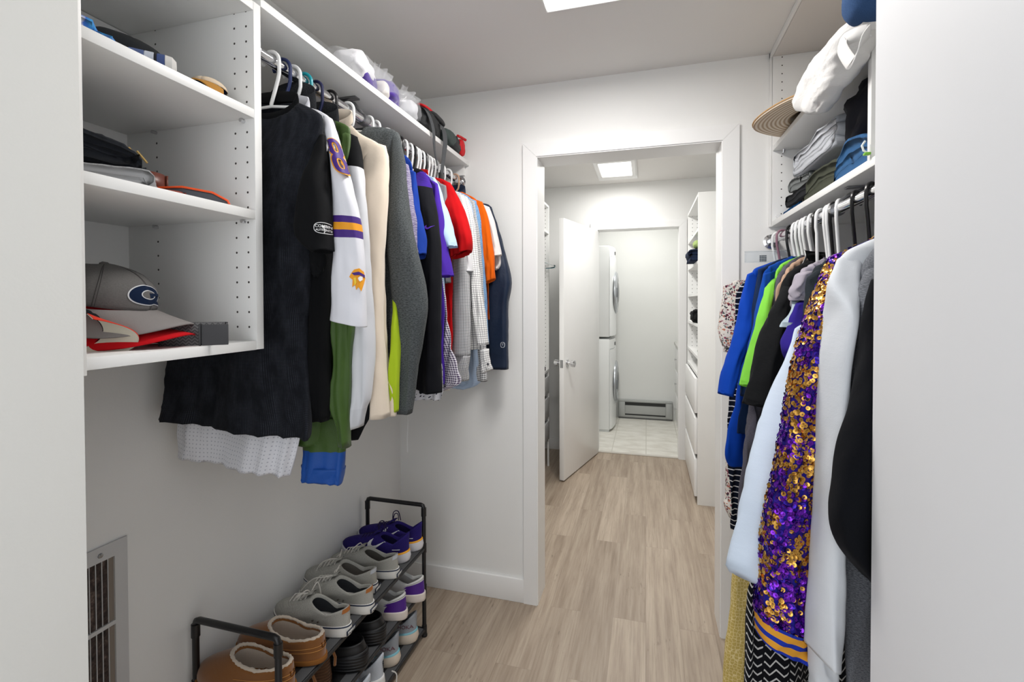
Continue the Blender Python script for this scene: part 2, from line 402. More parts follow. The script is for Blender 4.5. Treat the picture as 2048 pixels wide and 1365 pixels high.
# long shelf over the left rod
ls = thing('wall_shelf', (-.98, 1.47, ZS), 'long white shelf over the left clothes rod, ending at the doorway wall', 'shelf')
B('board', -1.168, -.80, .848, 2.098, ZS, ZS+.019, MELA, ls, .0008)
B('back_cleat', -1.168, -1.152, .848, 2.098, ZS-.07, ZS, MELA, ls)
B('end_cleat', -1.150, -.82, 2.082, 2.098, ZS-.045, ZS, MELA, ls)
def rod(x, y0, y1, z, label, br=()):
    t = thing('clothes_rod', (x, (y0+y1)/2, z), label, 'clothes rod', None)
    MB().tube([(x, y0+.002, z), (x, y1-.002, z)], .0135, 20).build('pole', CHROME, t, True)
    for y, d in ((y0, 1), (y1, -1)):
        MB().lathe([(.028, 0), (.028, .004*d), (.019, .006*d), (.019, .028*d)], (x, y, z), 'y', 24).build('end_socket', CHROME, t, True)
    for y, zt, dx in br:
        k = MB(); k.tube([(x+dx*.09, y, zt), (x+dx*.03, y, zt-.02), (x, y, z+.016)], .006, 8)
        k.box(x+dx*.02, x+dx*.11, y-.012, y+.012, zt-.004, zt, .001); k.lathe([(.018, -.010), (.018, .010)], (x, y, z), 'y', 20)
        k.build('support_bracket', plain('8e8f92', .3, .8), t)
    return t
LRX, LRZ, RRX, RRZ = -.845, 1.945, .475, 1.617
rod(LRX, .848, 2.099, LRZ, 'chrome clothes rod on the left, under the long shelf', [(1.30, ZS, -1)])
rod(RRX, .791, 2.099, RRZ, 'chrome clothes rod on the right, under the lower shelf', [(1.42, 1.674, 1)])
# right shelving
rc = thing('shelf_unit', (.66, 1.3, 1.674), 'white wall shelving on the right, reaching the ceiling, straw hat and clothes on it', 'shelf unit')
B('side_panel', .475, .849, 2.079, 2.098, 1.674, ZC-.001, drilled((.507-.66, .80-.66)), rc, .0006)
B('divider', .476, .849, 1.229, 1.247, 1.695, ZC-.02, MELA, rc, .0006)
B('lower_shelf', .475, .849, .791, 2.078, 1.675, 1.6945, MELA, rc, .0008)
B('upper_shelf', .476, .849, 1.248, 2.078, 1.968, 1.987, MELA, rc, .0008)
B('upper_shelf', .476, .849, .791, 1.228, 1.968, 1.987, MELA, rc, .0008)
B('top_panel', .475, .849, .791, 2.078, ZC-.021, ZC-.002, plain('d9d4cf', .6), rc, .0008)
B('back_panel', .845, .849, .791, 2.078, 1.695, ZC-.021, MELA, rc)
B('rear_filler', .466, .474, 2.086, 2.098, 1.674, ZC-.001, MELA, rc, .0006)
B('crown_strip', .466, .474, .791, 2.098, ZC-.021, ZC-.001, MELA, rc, .0006)
MB().lathe([(.006, 0), (.006, -.006)], (.493, 2.0785, 1.713), 'y', 12).build('screw_cap', TRIM, rc)
MB().tube([(.508, 2.078, 1.955), (.508, 2.055, 1.955), (.508, 2.052, 1.966)], .0035, 8).build('shelf_pin', CHROME, rc)
# wall vent
vt = thing('vent_grille', (XL, .66, .65), 'grey metal wall vent grille low on the left wall with dark slots', 'vent')
VM = plain('cdcecf', .45, .1)
fr = MB(); y0, y1, z0, z1 = .515, .814, .468, .838; px0, px1 = XL+.0015, XL+.006
fr.box(px0, px1, y0, y1, .805, z1).box(px0, px1, y0, y1, z0, .500).box(px0, px1, .54, .7865, .649, .658)
fr.box(px0, px1, .7865, y1, .500, .805).box(px0, px1, y0, .54, .500, .805)
fr.build('frame', VM, vt)
sl = MB(); y = .7865-.0125
while y > .54:
    sl.box(px0, px0+.002, y-.0007, y+.0007, .5005, .6485).box(px0, px0+.002, y-.0007, y+.0007, .6585, .8045); y -= .0125
sl.build('slats', VM, vt)
def filter_mat():
    t = NT('filter_fibre'); v = t.coord('Object'); q = t.noise(v, 55, 6, .7)
    t.col(t.ramp(q, [(.35, '1e1917'), (.55, '4a3d38'), (.7, '7d6c62')])); t.bump(q, .8, .004); return t.set(.95)
B('filter', XL+.0002, XL+.0012, .54, .7765, .499, .806, filter_mat(), vt)
B('duct_edge', XL+.0002, XL+.0014, .7767, .787, .499, .806, plain('8a7f74', .8), vt)
for zz in (.820, .482):
    MB().lathe([(.0055, 0), (.0050, .002), (.002, .003)], (XL+.006, .757 if zz > .7 else .806, zz), 'x', 14).build('screw', plain('a9aaab', .3, .8), vt, True)
# ---------------------------------------------------------------- the dressing room
dn = thing('open_door', (-.425, 4.37, 0), 'white flat slab door standing open into the dressing room', 'door')
a_, b_ = Vector((-.435, 4.355, 0)), Vector((-.622, 3.592, 0))
d_ = (b_-a_).normalized(); nrm = Vector((-d_.y, d_.x, 0)); nrm = nrm if nrm.x > 0 else -nrm
def onb(mb, s0, s1, t0, t1, z0, z1, bev=.001):
    ang = math.atan2(d_.y, d_.x); mb.box(s0, s1, t0, t1, z0, z1, bev)
    return mb
ang = math.atan2(d_.y, d_.x)
def place(o, mbfix=None):
    pass
MX = Matrix.Translation(a_) @ Matrix.Rotation(ang, 4, 'Z')
def doorpart(name, mb, m, parent, smooth=False):
    bmesh.ops.transform(mb.bm, matrix=MX, verts=mb.bm.verts); return mb.build(name, m, parent, smooth)
sgn = 1 if (Matrix.Rotation(ang, 3, 'Z') @ Vector((0, 1, 0))).x > 0 else -1      # +1: local +y faces the room
doorpart('slab', MB().box(0, .786, -.019, .019, .010, 2.018, .0015), plain('f3f3f2', .3), dn)
for sd in (1, -1):
    k = doorpart('knob', MB().lathe([(.030, .019*sd), (.030, .026*sd), (.013, .030*sd), (.012, .048*sd), (.024, .054*sd), (.027, .066*sd), (.026, .082*sd), (.020, .085*sd)], (.725, 0, .905), 'y', 24), CHROME, dn, True)
doorpart('latch_plate', MB().box(.7855, .7872, -.012, .012, .875, .935), plain('9a9a9b', .3, .9), dn)
for z in (.25, 1.05, 1.8):
    doorpart('hinge', MB().tube([(-.004, sgn*-.022, z-.04), (-.004, sgn*-.022, z+.04)], .006, 8), CHROME, dn)
# right tower with drawers
t2 = thing('shelf_tower', (.56, 3.85, 0), 'tall white tower with drawers on the right side of the dressing room', 'shelf unit')
B('side_panel', .335, .795, 3.422, 3.441, 0, 2.115, MELA, t2, .0008)
B('side_panel', .336, .795, 4.262, 4.281, 0, 2.115, drilled((.372-.56, .41-.56), .003), t2, .0008)
B('back_panel', .79, .795, 3.441, 4.262, 0, 2.115, MELA, t2)
for z in (1.86, 1.64, 1.42, 1.205, .985, .865):
    B('shelf', .337, .79, 3.441, 4.262, z, z+.019, MELA, t2)
B('top_panel', .336, .79, 3.441, 4.262, 2.096, 2.115, MELA, t2)
for i, (z0, z1) in enumerate([(.62, .855), (.34, .585), (.05, .305)]):
    d = B('drawer', .318, .336, 3.443, 4.26, z0, z1, TRIM, t2, .001)
    B('drawer_box', .337, .75, 3.46, 4.24, z0+.01, z1-.03, MELA, d)
# left wardrobe
t3 = thing('wardrobe_frame', (-.98, 3.4, 0), 'white open wardrobe on legs, left of the open door', 'wardrobe')
B('side_panel', -1.165, -.783, 3.905, 3.921, .21, 2.18, drilled((-.812+.98, -.835+.98), .003), t3, .0008)
for z, n in ((2.164, 'top_panel'), (1.945, 'shelf'), (.80, 'shelf')):
    B(n, -1.165, -.784, 2.6, 3.905, z, z+.018, MELA, t3)
for z0, z1 in ((.62, .76), (.42, .585), (.235, .385)):
    B('drawer', -.80, -.783, 2.62, 3.903, z0, z1, TRIM, t3, .001)
B('drawer_shell', -1.15, -.81, 2.62, 3.90, .22, .77, plain('7a7875', .8), t3)
for y in (3.912, 2.62):
    MB().box(-.798, -.784, y-.007, y+.007, 0, .215).build('leg', TRIM, t3); MB().box(-1.15, -1.136, y-.007, y+.007, 0, .215).build('leg', TRIM, t3)
HW = thing('clothes_rod', (-.98, 3.3, 1.74), 'short chrome rod in the wardrobe left of the open door', 'clothes rod')
MB().tube([(-.90, 2.62, 1.80), (-.90, 3.903, 1.80)], .012, 12).build('pole', CHROME, HW, True)
# ---------------------------------------------------------------- laundry
WH = plain('eef0f0', .25)
def machine(z0, h, label, flip):
    t = thing('washing_machine' if z0 < .5 else 'tumble_dryer', (-.66, 5.4, z0), label, 'washer' if z0 < .5 else 'dryer')
    y0, y1, x1 = 5.088, 5.70, -.372
    B('cabinet', -1.0, x1, y0, y1, z0+.02, z0+h, plain('e9ebea', .3), t, .012)
    # bowed front
    n = 16; pts = []
    for i in range(n+1):
        a = i/n; y = y0+.004+(y1-y0-.008)*a; pts.append((x1+.002+.045*math.sin(PI*a)**.6, y, z0+.03))
    pts += [(x1, y1-.004, z0+.03), (x1, y0+.004, z0+.03)]
    MB().prism(pts, (0, 0, h-.14)).build('front_panel', WH, t, True)
    pts2 = [(x-.006 if x > x1+.001 else x, y, z0+h-.105) for x, y, _ in pts]
    cp = MB().prism(pts2, (0, 0, .10)).build('control_panel', WH, t, True)
    MB().box(x1+.03, x1+.046, 5.31, 5.36, z0+h-.08, z0+h-.045, .003).build('display', plain('15171a', .2), cp)
    zc = z0+h*.50
    dr = MB().lathe([(.235, 0), (.235, .012), (.215, .026), (.17, .030), (.15, .022)], (x1+.040, 5.395, zc), 'x', 40).build('door_ring', plain('b4b8bc', .25, .6), t, True)
    MB().lathe([(.15, 0), (.15, .02), (.10, .035), (.03, .04)], (x1+.044, 5.395, zc), 'x', 36).build('door_glass', plain('3a3f44', .08), dr, True)
    MB().box(x1+.06, x1+.078, 5.19, 5.21, zc-.05, zc+.05, .004).build('door_handle', plain('6c7074', .3), dr)
    if z0 < .5:
        B('plinth', -.98, x1-.005, y0+.01, y1-.01, z0+.0025, z0+.02, plain('cfd2d2', .5), t)
    return t
machine(0, .985, 'white front-loading washing machine, lower of the stack beyond the door', 0)
machine(.987, .985, 'white tumble dryer stacked on top of the washing machine', 1)
ht = thing('baseboard_heater', (-.01, 5.76, .003), 'grey electric baseboard heater low on the laundry back wall', 'heater')
HG = plain('aeb0ae', .4, .2)
B('body', -.315, .292, 5.74, 5.798, .02, .205, HG, ht, .003)
B('top_lip', -.315, .292, 5.725, 5.798, .205, .222, HG, ht, .003)
B('foot', -.315, .292, 5.745, 5.797, .003, .02, plain('5c5d5c', .6), ht)
for z0, z1 in ((.162, .198), (.046, .062)):
    B('air_slot', -.24, .215, 5.7385, 5.740, z0, z1, plain('2d2e2e', .7), ht)
for x in (-.275, .255): B('end_cap', x-.035, x+.035, 5.728, 5.740, .03, .205, HG, ht, .003)
lc = thing('laundry_counter', (.46, 5.1, 0), 'white base cabinet with grey top at the right side of the laundry', 'cabinet')
B('body', .33, .618, 4.62, 5.60, .0025, .90, TRIM, lc)
B('worktop', .30, .618, 4.60, 5.62, .90, .93, plain('b9b8b4', .4), lc, .003)
for z0, z1 in ((.10, .36), (.38, .62), (.64, .88)):
    d = B('drawer', .312, .33, 4.63, 5.59, z0, z1, TRIM, lc, .002)
    MB().lathe([(.006, 0), (.010, -.018), (.013, -.022)], (.312, 5.35, (z0+z1)/2), 'x', 12).build('knob', CHROME, d, True)
# ================================================================ CLOTH BUILDERS
from mathutils.bvhtree import BVHTree
def wrap(o, target, d, off=.0004, maxe=.006, far=.03):
    """press an applied badge or lettering (o) along direction d onto the curved surface of target"""
    d = Vector(d).normalized(); bm = bmesh.new(); bm.from_mesh(o.data); bmesh.ops.triangulate(bm, faces=bm.faces)
    for _ in range(3):
        es = [e for e in bm.edges if e.calc_length() > maxe]
        if not es: break
        bmesh.ops.subdivide_edges(bm, edges=es, cuts=1); bmesh.ops.triangulate(bm, faces=bm.faces)
    tm = target.data; bv = BVHTree.FromPolygons([v.co for v in tm.vertices], [tuple(p.vertices) for p in tm.polygons])
    hs = [v.co.dot(-d) for v in bm.verts]; lo = min(hs)
    for v, h in zip(bm.verts, hs):
        q = v.co-d*far; hit = bv.ray_cast(q, d, far*2.5)[0]
        if hit is None:
            near = bv.find_nearest(v.co)[0]; hit = near if near is not None else v.co
        v.co = hit-d*(off+(h-lo))
    bm.to_mesh(o.data); bm.free(); return o
def catmull(P, m):
    """P: list of tuples of floats/Vectors -> m rows through them"""
    n = len(P)
    if n == 2: P = [P[0], [a*.5+b*.5 for a, b in zip(P[0], P[1])], P[1]]; n = 3
    d = [0.]
    for a, b in zip(P, P[1:]):
        d.append(d[-1]+max((Vector(a[0:3])-Vector(b[0:3])).length+(Vector(a[3:6])-Vector(b[3:6])).length, 1e-4))
    out = []
    for i in range(m):
        s = d[-1]*i/(m-1); k = 0
        while k < n-2 and s > d[k+1]: k += 1
        t = (s-d[k])/(d[k+1]-d[k]); p0, p1, p2, p3 = P[max(k-1, 0)], P[k], P[k+1], P[min(k+2, n-1)]
        row = []
        for a, b, c, e in zip(p0, p1, p2, p3):
            m1 = (c-a)*.5; m2 = (e-b)*.5
            row.append((2*t**3-3*t*t+1)*b+(t**3-2*t*t+t)*m1+(-2*t**3+3*t*t)*c+(t**3-t*t)*m2)
        out.append(row)
    return out
def cloth(name, rows, mat, parent=None, n=44, m=46, fold=.012, freq=60., seed=0, e=.75, capt=True, tuck=True, topfold=.15, midx=None, wr=.006, drift=5., cap_b=False, scoop=None, nfix=None):
    """rows: [(A, B, thickness)] edge points left/right, thickness across. A soft closed tube with folds."""
    P = [tuple(a)+tuple(b)+(th,) for a, b, th in rows]
    R = catmull(P, m)
    if tuck:
        a = R[-1]; A, Bv = Vector(a[0:3]), Vector(a[3:6]); c = (A+Bv)/2
        up = Vector((0, 0, .012))
        R = R+[list(c+(A-c)*.97+up*.1)+list(c+(Bv-c)*.97+up*.1)+[a[6]*.8], list(c+(A-c)*.93+up)+list(c+(Bv-c)*.93+up)+[a[6]*.6]]
    M = len(R); verts = []; uvs = []; vl = 0; pc = None; rnd = random.Random(seed); ph = [rnd.uniform(0, 6.28) for _ in range(6)]
    wr_ = max(R, key=lambda r: (Vector(r[3:6])-Vector(r[0:3])).length); wref = (Vector(wr_[3:6])-Vector(wr_[0:3])).length/2
    arc = [0.]; pp = None
    for k in range(n+1):
        t = 2*PI*k/n; q = (abs(math.cos(t))**e*(1 if math.cos(t) >= 0 else -1)*wref, abs(math.sin(t))**e*(1 if math.sin(t) >= 0 else -1)*wr_[6]/2)
        if pp: arc.append(arc[-1]+math.hypot(q[0]-pp[0], q[1]-pp[1]))
        pp = q
    for j, r in enumerate(R):
        A, Bv, th = Vector(r[0:3]), Vector(r[3:6]), max(r[6], .002); c = (A+Bv)/2; H = (Bv-A)/2; w = H.length
        if pc is not None: vl += (c-pc).length
        pc = c; hh = Vector((H.x, H.y, 0)); hh = hh.normalized() if hh.length > 1e-6 else Vector((1, 0, 0))
        N = Vector((hh.y, -hh.x, 0))
        if N.y > 0: N = -N
        if nfix is not None: N = Vector(nfix); hh = H.normalized()
        v = min(j/(m-1), 1); amp = fold*(topfold+(1-topfold)*min(1, v*1.4))
        for k in range(n+1):
            t = 2*PI*k/n; ct, st = math.cos(t), math.sin(t)
            ex = abs(ct)**e*(1 if ct >= 0 else -1); ey = abs(st)**e*(1 if st >= 0 else -1)
            x = ex*w
            f_ = freq*1.7; s1 = math.sin(f_*x+ph[0]+drift*v*math.sin(ph[1]+v*2)); s2 = math.sin(f_*.5*x+ph[3]+v*3)
            dn = (1-1.7*abs(s1)**.8)*.42+math.sin(f_*1.9*x+ph[2]-drift*.7*v)*.20*(.4+.6*v)+s2*.5
            p = c+H*ex+N*(ey*th/2+dn*amp)
            q = noise.noise(Vector((p.x*18+seed*3.1, p.y*18, p.z*5)))+.6*noise.noise(Vector((p.x*34+seed, p.y*34+p.z*14, p.z*15)))
            p += N*q*wr*(.4+.6*v)*ey+hh*(q*wr*.6*ex)
            if scoop and ey > .02:
                sp, srx, sdr, szt = scoop; aa = (p-sp.h).dot(sp.d)
                if abs(aa) < srx: p.z = min(p.z, szt-sdr*math.sqrt(1-(aa/srx)**2))
            verts.append(p); uvs.append((arc[k], -vl))
    faces = []; mi = []
    for j in range(M-1):
        for k in range(n):
            a = j*(n+1)+k; faces.append((a, a+n+1, a+n+2, a+1))
            if midx: mi.append(midx(j/(m-1), R[j]))
    if capt:
        r = R[0]; c = (Vector(r[0:3])+Vector(r[3:6]))/2; verts.append(c+Vector((0, 0, .002))); uvs.append((0, 0)); ci = len(verts)-1
        for k in range(n): faces.append((ci, k, k+1)); (mi.append(midx(0, R[0])) if midx else None)
    if cap_b:
        r = R[-1]; c = (Vector(r[0:3])+Vector(r[3:6]))/2; verts.append(c); uvs.append((0, 0)); ci = len(verts)-1; b0 = (M-1)*(n+1)
        for k in range(n): faces.append((ci, b0+k+1, b0+k)); (mi.append(midx(1, R[-1])) if midx else None)
    k0 = (M//2)*(n+1)+n//8; f0 = faces[(M//2)*n+n//8]; r = R[M//2]; c = (Vector(r[0:3])+Vector(r[3:6]))/2
    nn = (verts[f0[1]]-verts[f0[0]]).cross(verts[f0[2]]-verts[f0[0]]); ct = (verts[f0[0]]+verts[f0[2]])/2
    if nn.dot(ct-c) < 0: faces = [f[::-1] for f in faces]
    return link(name, verts, faces, mat, parent, uvs, True, mi if midx else None)
class Plane:
    """upright plane a hanging garment lies in: through the hook, turned so its shoulder comes to (xt, yt)"""
    def __init__(s, xh, yh, xt, yt):
        s.h = Vector((xh, yh, 0)); d = Vector((xt-xh, yt-yh, 0)); s.d = d.normalized(); s.n = Vector((s.d.y, -s.d.x, 0))
        if s.n.y > 0: s.n = -s.n
    def at(s, x, y, off=0.):
        r = FW+(x-1024)/F_PX*RT-(y-CY)/F_PX*UP; h = s.h+s.n*off
        return EYE+r*((h-EYE).dot(s.n)/r.dot(s.n))
    def mirror(s, p, lim=None):
        q = p-s.h; a = q.dot(s.d); b = q.dot(s.n); r = s.h+s.d*(-a)+s.n*b; r.z = p.z
        if lim is not None and ((lim < 0 and r.x < lim) or (lim > 0 and r.x > lim)):
            r.x = lim
        return r
    def P(s, a, z, off=0.): r = s.h+s.d*a+s.n*off; r.z = z; return r
def sleeve_rows(pl, rows, th, off):
    out = []
    N_ = len(rows)
    for i, (xa, ya, xb, yb) in enumerate(rows):
        t = th[i] if isinstance(th, (list, tuple)) else th
        o_ = off if N_ < 4 else off*min(1, (0, .55, .9, 1)[min(i, 3)])
        if N_ > 3 and i == 0: t = .014
        if N_ > 3 and i == 1: t = min(t, .030)
        A, Bv = pl.at(xa, ya, o_), pl.at(xb, yb, o_); c = (A+Bv)/2; H = (Bv-A)/2
        # a round tube looks wider than its flat width when seen at a slant
        view = (c-EYE); view.z = 0; view.normalize(); cs = abs(view.dot(pl.n)); sn = math.sqrt(max(0, 1-cs*cs))
        a = H.length; b = t/2*sn/max(cs, .2); k = math.sqrt(max(a*a-b*b, (a*.45)**2))/max(a, 1e-5)
        out.append((c-H*k, c+H*k, t))
    return out
def hanger_mesh(xs, arm):
    """one-piece hanger in its own plane (local x across, z up, origin at the rod centre); arm = (x, z) run of one shoulder"""
    mb = MB(); r = .0042; pts = []
    for i in range(15):
        a = math.radians(205-i*15); pts.append((xs*.0205*math.cos(a), 0, .0+.0215*math.sin(a)))
    nz = arm[0][1]
    pts += [(xs*.0205, 0, -.012), (xs*.0205, 0, -.030), (xs*.017, 0, -.045), (0, 0, min(-.058, nz+.006)), (0, 0, min(-.062, nz))]
    mb.tube(pts, r, 10)
    R = [(0, 0, nz)]+[(x, 0, z) for x, z in arm[1:]]; x, z = arm[-1]
    R += [(x-.006, 0, z-.012), (x-.03, 0, z-.016), (0, 0, z-.018)]
    full = R+[(-x, y, z) for x, y, z in R[::-1][1:-1]]
    mb.tube(full, .0034, 8, closed=True)
    return mb
HCOL = {'white': 'f0f1f1', 'navy': '1d2b58', 'teal': '1499a6', 'black': '141416', 'darknavy': '20234a', 'paleblue': 'b9c9d6', 'beige': 'c9a48b', 'pink': '8e6a78', 'clear': 'd5dde2'}
def hanger(col, pos, pl, name_of, sx, grp, arm):
    m = plain(HCOL[col], .3)
    if col == 'clear':
        m = NT('clear_plastic'); m.col('eef3f6'); m = m.set(.08, 0, Transmission_Weight=.85, IOR=1.3)
    o = hanger_mesh(sx, arm).build('clothes_hanger', m, None, True)
    o.location = (pos[0], pos[1], pos[2])
    o.rotation_euler = (0, 0, math.atan2(pl.d.y, pl.d.x)+(PI if pl.d.x < 0 else 0))
    cn = {'darknavy': 'dark navy', 'paleblue': 'pale blue'}.get(col, col)
    finish(o, f'{cn} plastic hanger holding {name_of}', 'hanger', grp)
    return o
class Garment:
    def __init__(s, side, name, label, cat, yh, yt, group, hcol=None, short=None, xt=None, seed=1):
        s.side = side; xh, z = (LRX, LRZ) if side == 'L' else (RRX, RRZ)
        s.xh = xh; s.zr = z; s.lim = -1.150 if side == 'L' else .835
        s.pl = Plane(xh, yh, xt if xt is not None else (-.66 if side == 'L' else .29), yt); s.seed = seed
        s.t = thing(name, (xh, yh, z-.1), label, cat, group); s.flip = -1 if side == 'R' else 1
        s.hc = hcol; s.short = short or label
    def body(s, contour, mat, th=.035, name='body', off=0., xl=None, fold=.019, freq=60, mirror=True, n=72, m=80, sc=.045, wide=.24, **kw):
        """contour: photo points down the free (aisle-side) edge, from neck to hem"""
        rows = []; prof = []
        for i, c in enumerate(contour):
            p = s.pl.at(c[0], c[1], off)
            q = s.pl.mirror(p, s.lim)
            if xl is not None and len(c) < 3:
                pass
            if i >= 3 and len(c) < 3 and wide:
                al = abs((q-s.pl.h).dot(s.pl.d)); aw = min(wide, .18+.03*(i-3)) if al < .18 else al
                if aw > al:
                    q = s.pl.P(-aw, p.z, off)
                    if (s.lim < 0 and q.x < s.lim) or (s.lim > 0 and q.x > s.lim): q.x = s.lim
            if len(c) > 2 and c[2] is not None: q = s.pl.P(-c[2] if s.side == 'L' else -c[2], p.z, off)
            if len(c) > 3: q.z = c[3]
            t = .018+(th-.018)*min(1, i/3.)
            if i == 0: t = .014
            rows.append((q, p, t) if s.side == 'L' else (p, q, t))
            prof.append((abs((p-s.pl.h).dot(s.pl.d)), p.z-s.zr))
        if s.hc:
            arm = [(0, prof[0][1]-.008)]
            for x, z in prof:
                if x-.014 > arm[-1][0]+.004 and x < .235 and z > prof[0][1]-.12: arm.append((min(x-.014, .19), z-.012))
            if len(arm) < 2: arm.append((.15, arm[0][1]-.05))
            hanger(s.hc, (s.xh, s.pl.h.y, s.zr), s.pl, s.short, 1 if s.side == 'L' else -1, 'hangers on the left rod' if s.side == 'L' else 'hangers on the right rod', arm); s.hc = None
        zt = rows[0][0][2]; s.ztop = zt
        if sc: kw['scoop'] = (s.pl, .066, sc, zt+.001); kw['capt'] = False
        s.bodyo = cloth(name, rows, mat, s.t, n=n, m=m, fold=fold, freq=freq, seed=s.seed, **kw); return s.bodyo
    def sleeve(s, rows, mat, th=.04, off=.01, name='sleeve', mirror=True, fold=.011, freq=80, n=30, m=36, parent=None, **kw):
        R = sleeve_rows(s.pl, rows, th, off)
        o = cloth(name, R, mat, parent or s.t, n=n, m=m, fold=fold, freq=freq, seed=s.seed+5, **kw)
        if mirror:
            Q = []
            for a, b, t in R:
                a2, b2 = s.pl.mirror(b)-s.pl.n*off*.9, s.pl.mirror(a)-s.pl.n*off*.9; t = min(t, .035); c = (a2+b2)/2
                over = (s.lim+.03-min(a2.x, b2.x)) if s.lim < 0 else (s.lim-.03-max(a2.x, b2.x))
                if (s.lim < 0 and over > 0) or (s.lim > 0 and over < 0):
                    a2.x += over; b2.x += over
                Q.append((a2, b2, t))
            cloth(name, Q, mat, s.t, n=20, m=24, fold=fold, freq=freq, seed=s.seed+9, **kw)
        return o
    def collar(s, h, mat, name='collar', drop=.045, rx=.066, ry=.013, back=.006, stand=1.):
        """rib or collar round the neckline, h = its height; stands up at the back, dips at the front"""
        n = 40; verts = []; faces = []; uvs = []; z = s.ztop
        for j, (k, hh, o_) in enumerate([(1.05, -.35, .0015), (1.04, .3, .003), (1.0, 1., .002), (.95, 1., -.002), (.94, 0, -.003)]):
            for i in range(n+1):
                a = 2*PI*i/n; c, si = math.cos(a), math.sin(a)
                p = s.pl.P(rx*k*c, 0, 0); p += s.pl.n*((ry+o_)*(-si))
                dz = -drop*math.sqrt(max(0, 1-c*c)) if si < 0 else back*math.sqrt(max(0, 1-c*c))*stand
                p.z = z+dz+h*hh*(1 if si < 0 else 1+.6*stand*si)
                verts.append(p); uvs.append((rx*a, h*hh))
        for j in range(4):
            for i in range(n):
                q = j*(n+1)+i; faces.append((q, q+1, q+n+2, q+n+1))
        return link(name, verts, faces, mat, s.t, uvs)
    def hem(s, contour_y, mat, name='hem_band'): pass
# ================================================================ CLOTHES ON THE LEFT ROD
GL = 'clothes hanging on the left rod'
navy_mesh = fabric('16181d', '383b43', 'mesh', 1.7)
g = Garment('L', 'sports_jersey', 'dark navy dotted mesh jersey with black short sleeves, nearest on the left rod', 'shirt', .925, .95, GL, 'white', 'the dark navy mesh jersey', seed=3)
g.body([(592, 203), (632, 222), (646, 245), (632, 320), (620, 430), (617, 540), (608, 630, .24), (606, 710, .26), (613, 790, .275), (622, 862, .29, 1.115), (621, 879, .295, 1.100)], navy_mesh, .06, fold=.024, freq=36)
bk = fabric('101113', rough=.85)
L1S = g.sleeve([(638, 272, 650, 270), (622, 315, 654, 305), (604, 365, 658, 355), (594, 425, 662, 418), (594, 475, 666, 474), (626, 508, 669, 500)], bk, .070, .035, fold=0, wr=.004)
g.sleeve([(575, 440, 640, 440), (566, 500, 650, 515), (600, 530, 648, 540), (632, 553, 642, 557)], bk, .02, -.02, 'sleeve_lining', False)
g.collar(.016, fabric('0d0e10'), 'neckband')
# oval badge with two lines of lettering on the sleeve
bp = g.pl.at(648, 453, .078); q = .001
def frame_at(g): return g.pl.d.copy(), Vector((0, 0, 1)), g.pl.n.copy()
def oval(mb, c, xd, yd, nd, rx, ry, w, th=.0012, n=40):
    o1 = []; 
    for r0 in ((rx, ry), (rx-w, ry-w)):
        o1.append([c+xd*(r0[0]*math.copysign(abs(math.cos(2*PI*i/n))**.75, math.cos(2*PI*i/n)))+yd*(r0[1]*math.copysign(abs(math.sin(2*PI*i/n))**.75, math.sin(2*PI*i/n))) for i in range(n)])
    A = [mb.bm.verts.new(p) for p in o1[0]]; D = [mb.bm.verts.new(p) for p in o1[1]]
    A2 = [mb.bm.verts.new(p+nd*th) for p in o1[0]]; D2 = [mb.bm.verts.new(p+nd*th) for p in o1[1]]
    for i in range(n):
        j = (i+1) % n
        mb.bm.faces.new((A2[i], A2[j], D2[j], D2[i])); mb.bm.faces.new((A[i], A[j], A2[j], A2[i])); mb.bm.faces.new((D[i], D2[i], D2[j], D[j]))
    return mb
# frame facing halfway to the aisle, like the sleeve's outer curve
xd = (g.pl.d+Vector((0, .55, 0))).normalized(); nd = Vector((xd.y, -xd.x, 0)); LETT = plain('e9e9ea', .5)
bd = wrap(oval(MB(), bp, xd, Vector((0, 0, 1)), nd, .022, .0125, .0012, .0006).build('badge', LETT, L1S), L1S, -nd, .0006, far=.06)
wrap(text('lettering', 'COMBINE', .0088, LETT, bd, bp+Vector((0, 0, .0036)), xd, (0, 0, 1), .0003, .0001), L1S, -nd, .0006, far=.06)
wrap(text('lettering', 'AUTHENTIC', .0066, LETT, bd, bp-Vector((0, 0, .0046)), xd, (0, 0, 1), .0003, .0001), L1S, -nd, .0006, far=.06)

white_mesh = fabric('e9eaf0', 'b4b6c0', 'perf')
silky = fabric('e4e5ec', rough=.45, sheen=.1, wb=.12)
PURP, GOLD = fabric('43217e', rough=.6), fabric('f1a21d', rough=.6)
g = Garment('L', 'sports_jersey', 'white mesh jersey with purple and gold sleeve stripes and number 8', 'shirt', .960, .995, GL, 'navy', 'the white number 8 jersey', seed=11)
g.body([(610, 212), (645, 226), (665, 250), (650, 330), (640, 450), (632, 560), (622, 680), (610, 790, .26), (592, 890, .28, 1.085), (572, 957, .285, 1.0)], white_mesh, .03, fold=.022, freq=46, off=-.004)
jrow = [(648, 232, 664, 238), (652, 262, 674, 262), (660, 320, 692, 315), (666, 380, 708, 378), (668, 430, 720, 432), (668, 520, 731, 520), (665, 600, 735, 610), (662, 640, 734, 655)]
def stripes(v, r):
    return 0
js = g.sleeve(jrow, [silky, PURP, GOLD], [.04, .05, .06, .06, .06, .06, .06, .06], .03, fold=.004, m=120, n=36,
              midx=lambda v, r: (1 if (.505 < v < .540 or .578 < v < .612) else 2 if .540 <= v <= .578 else 0))
xd = (g.pl.d+Vector((0, .5, 0))).normalized(); nd = Vector((xd.y, -xd.x, 0))
p8 = g.pl.at(676, 310, .060)
up8 = (g.pl.at(665, 268, .05)-g.pl.at(691, 346, .05)).normalized()
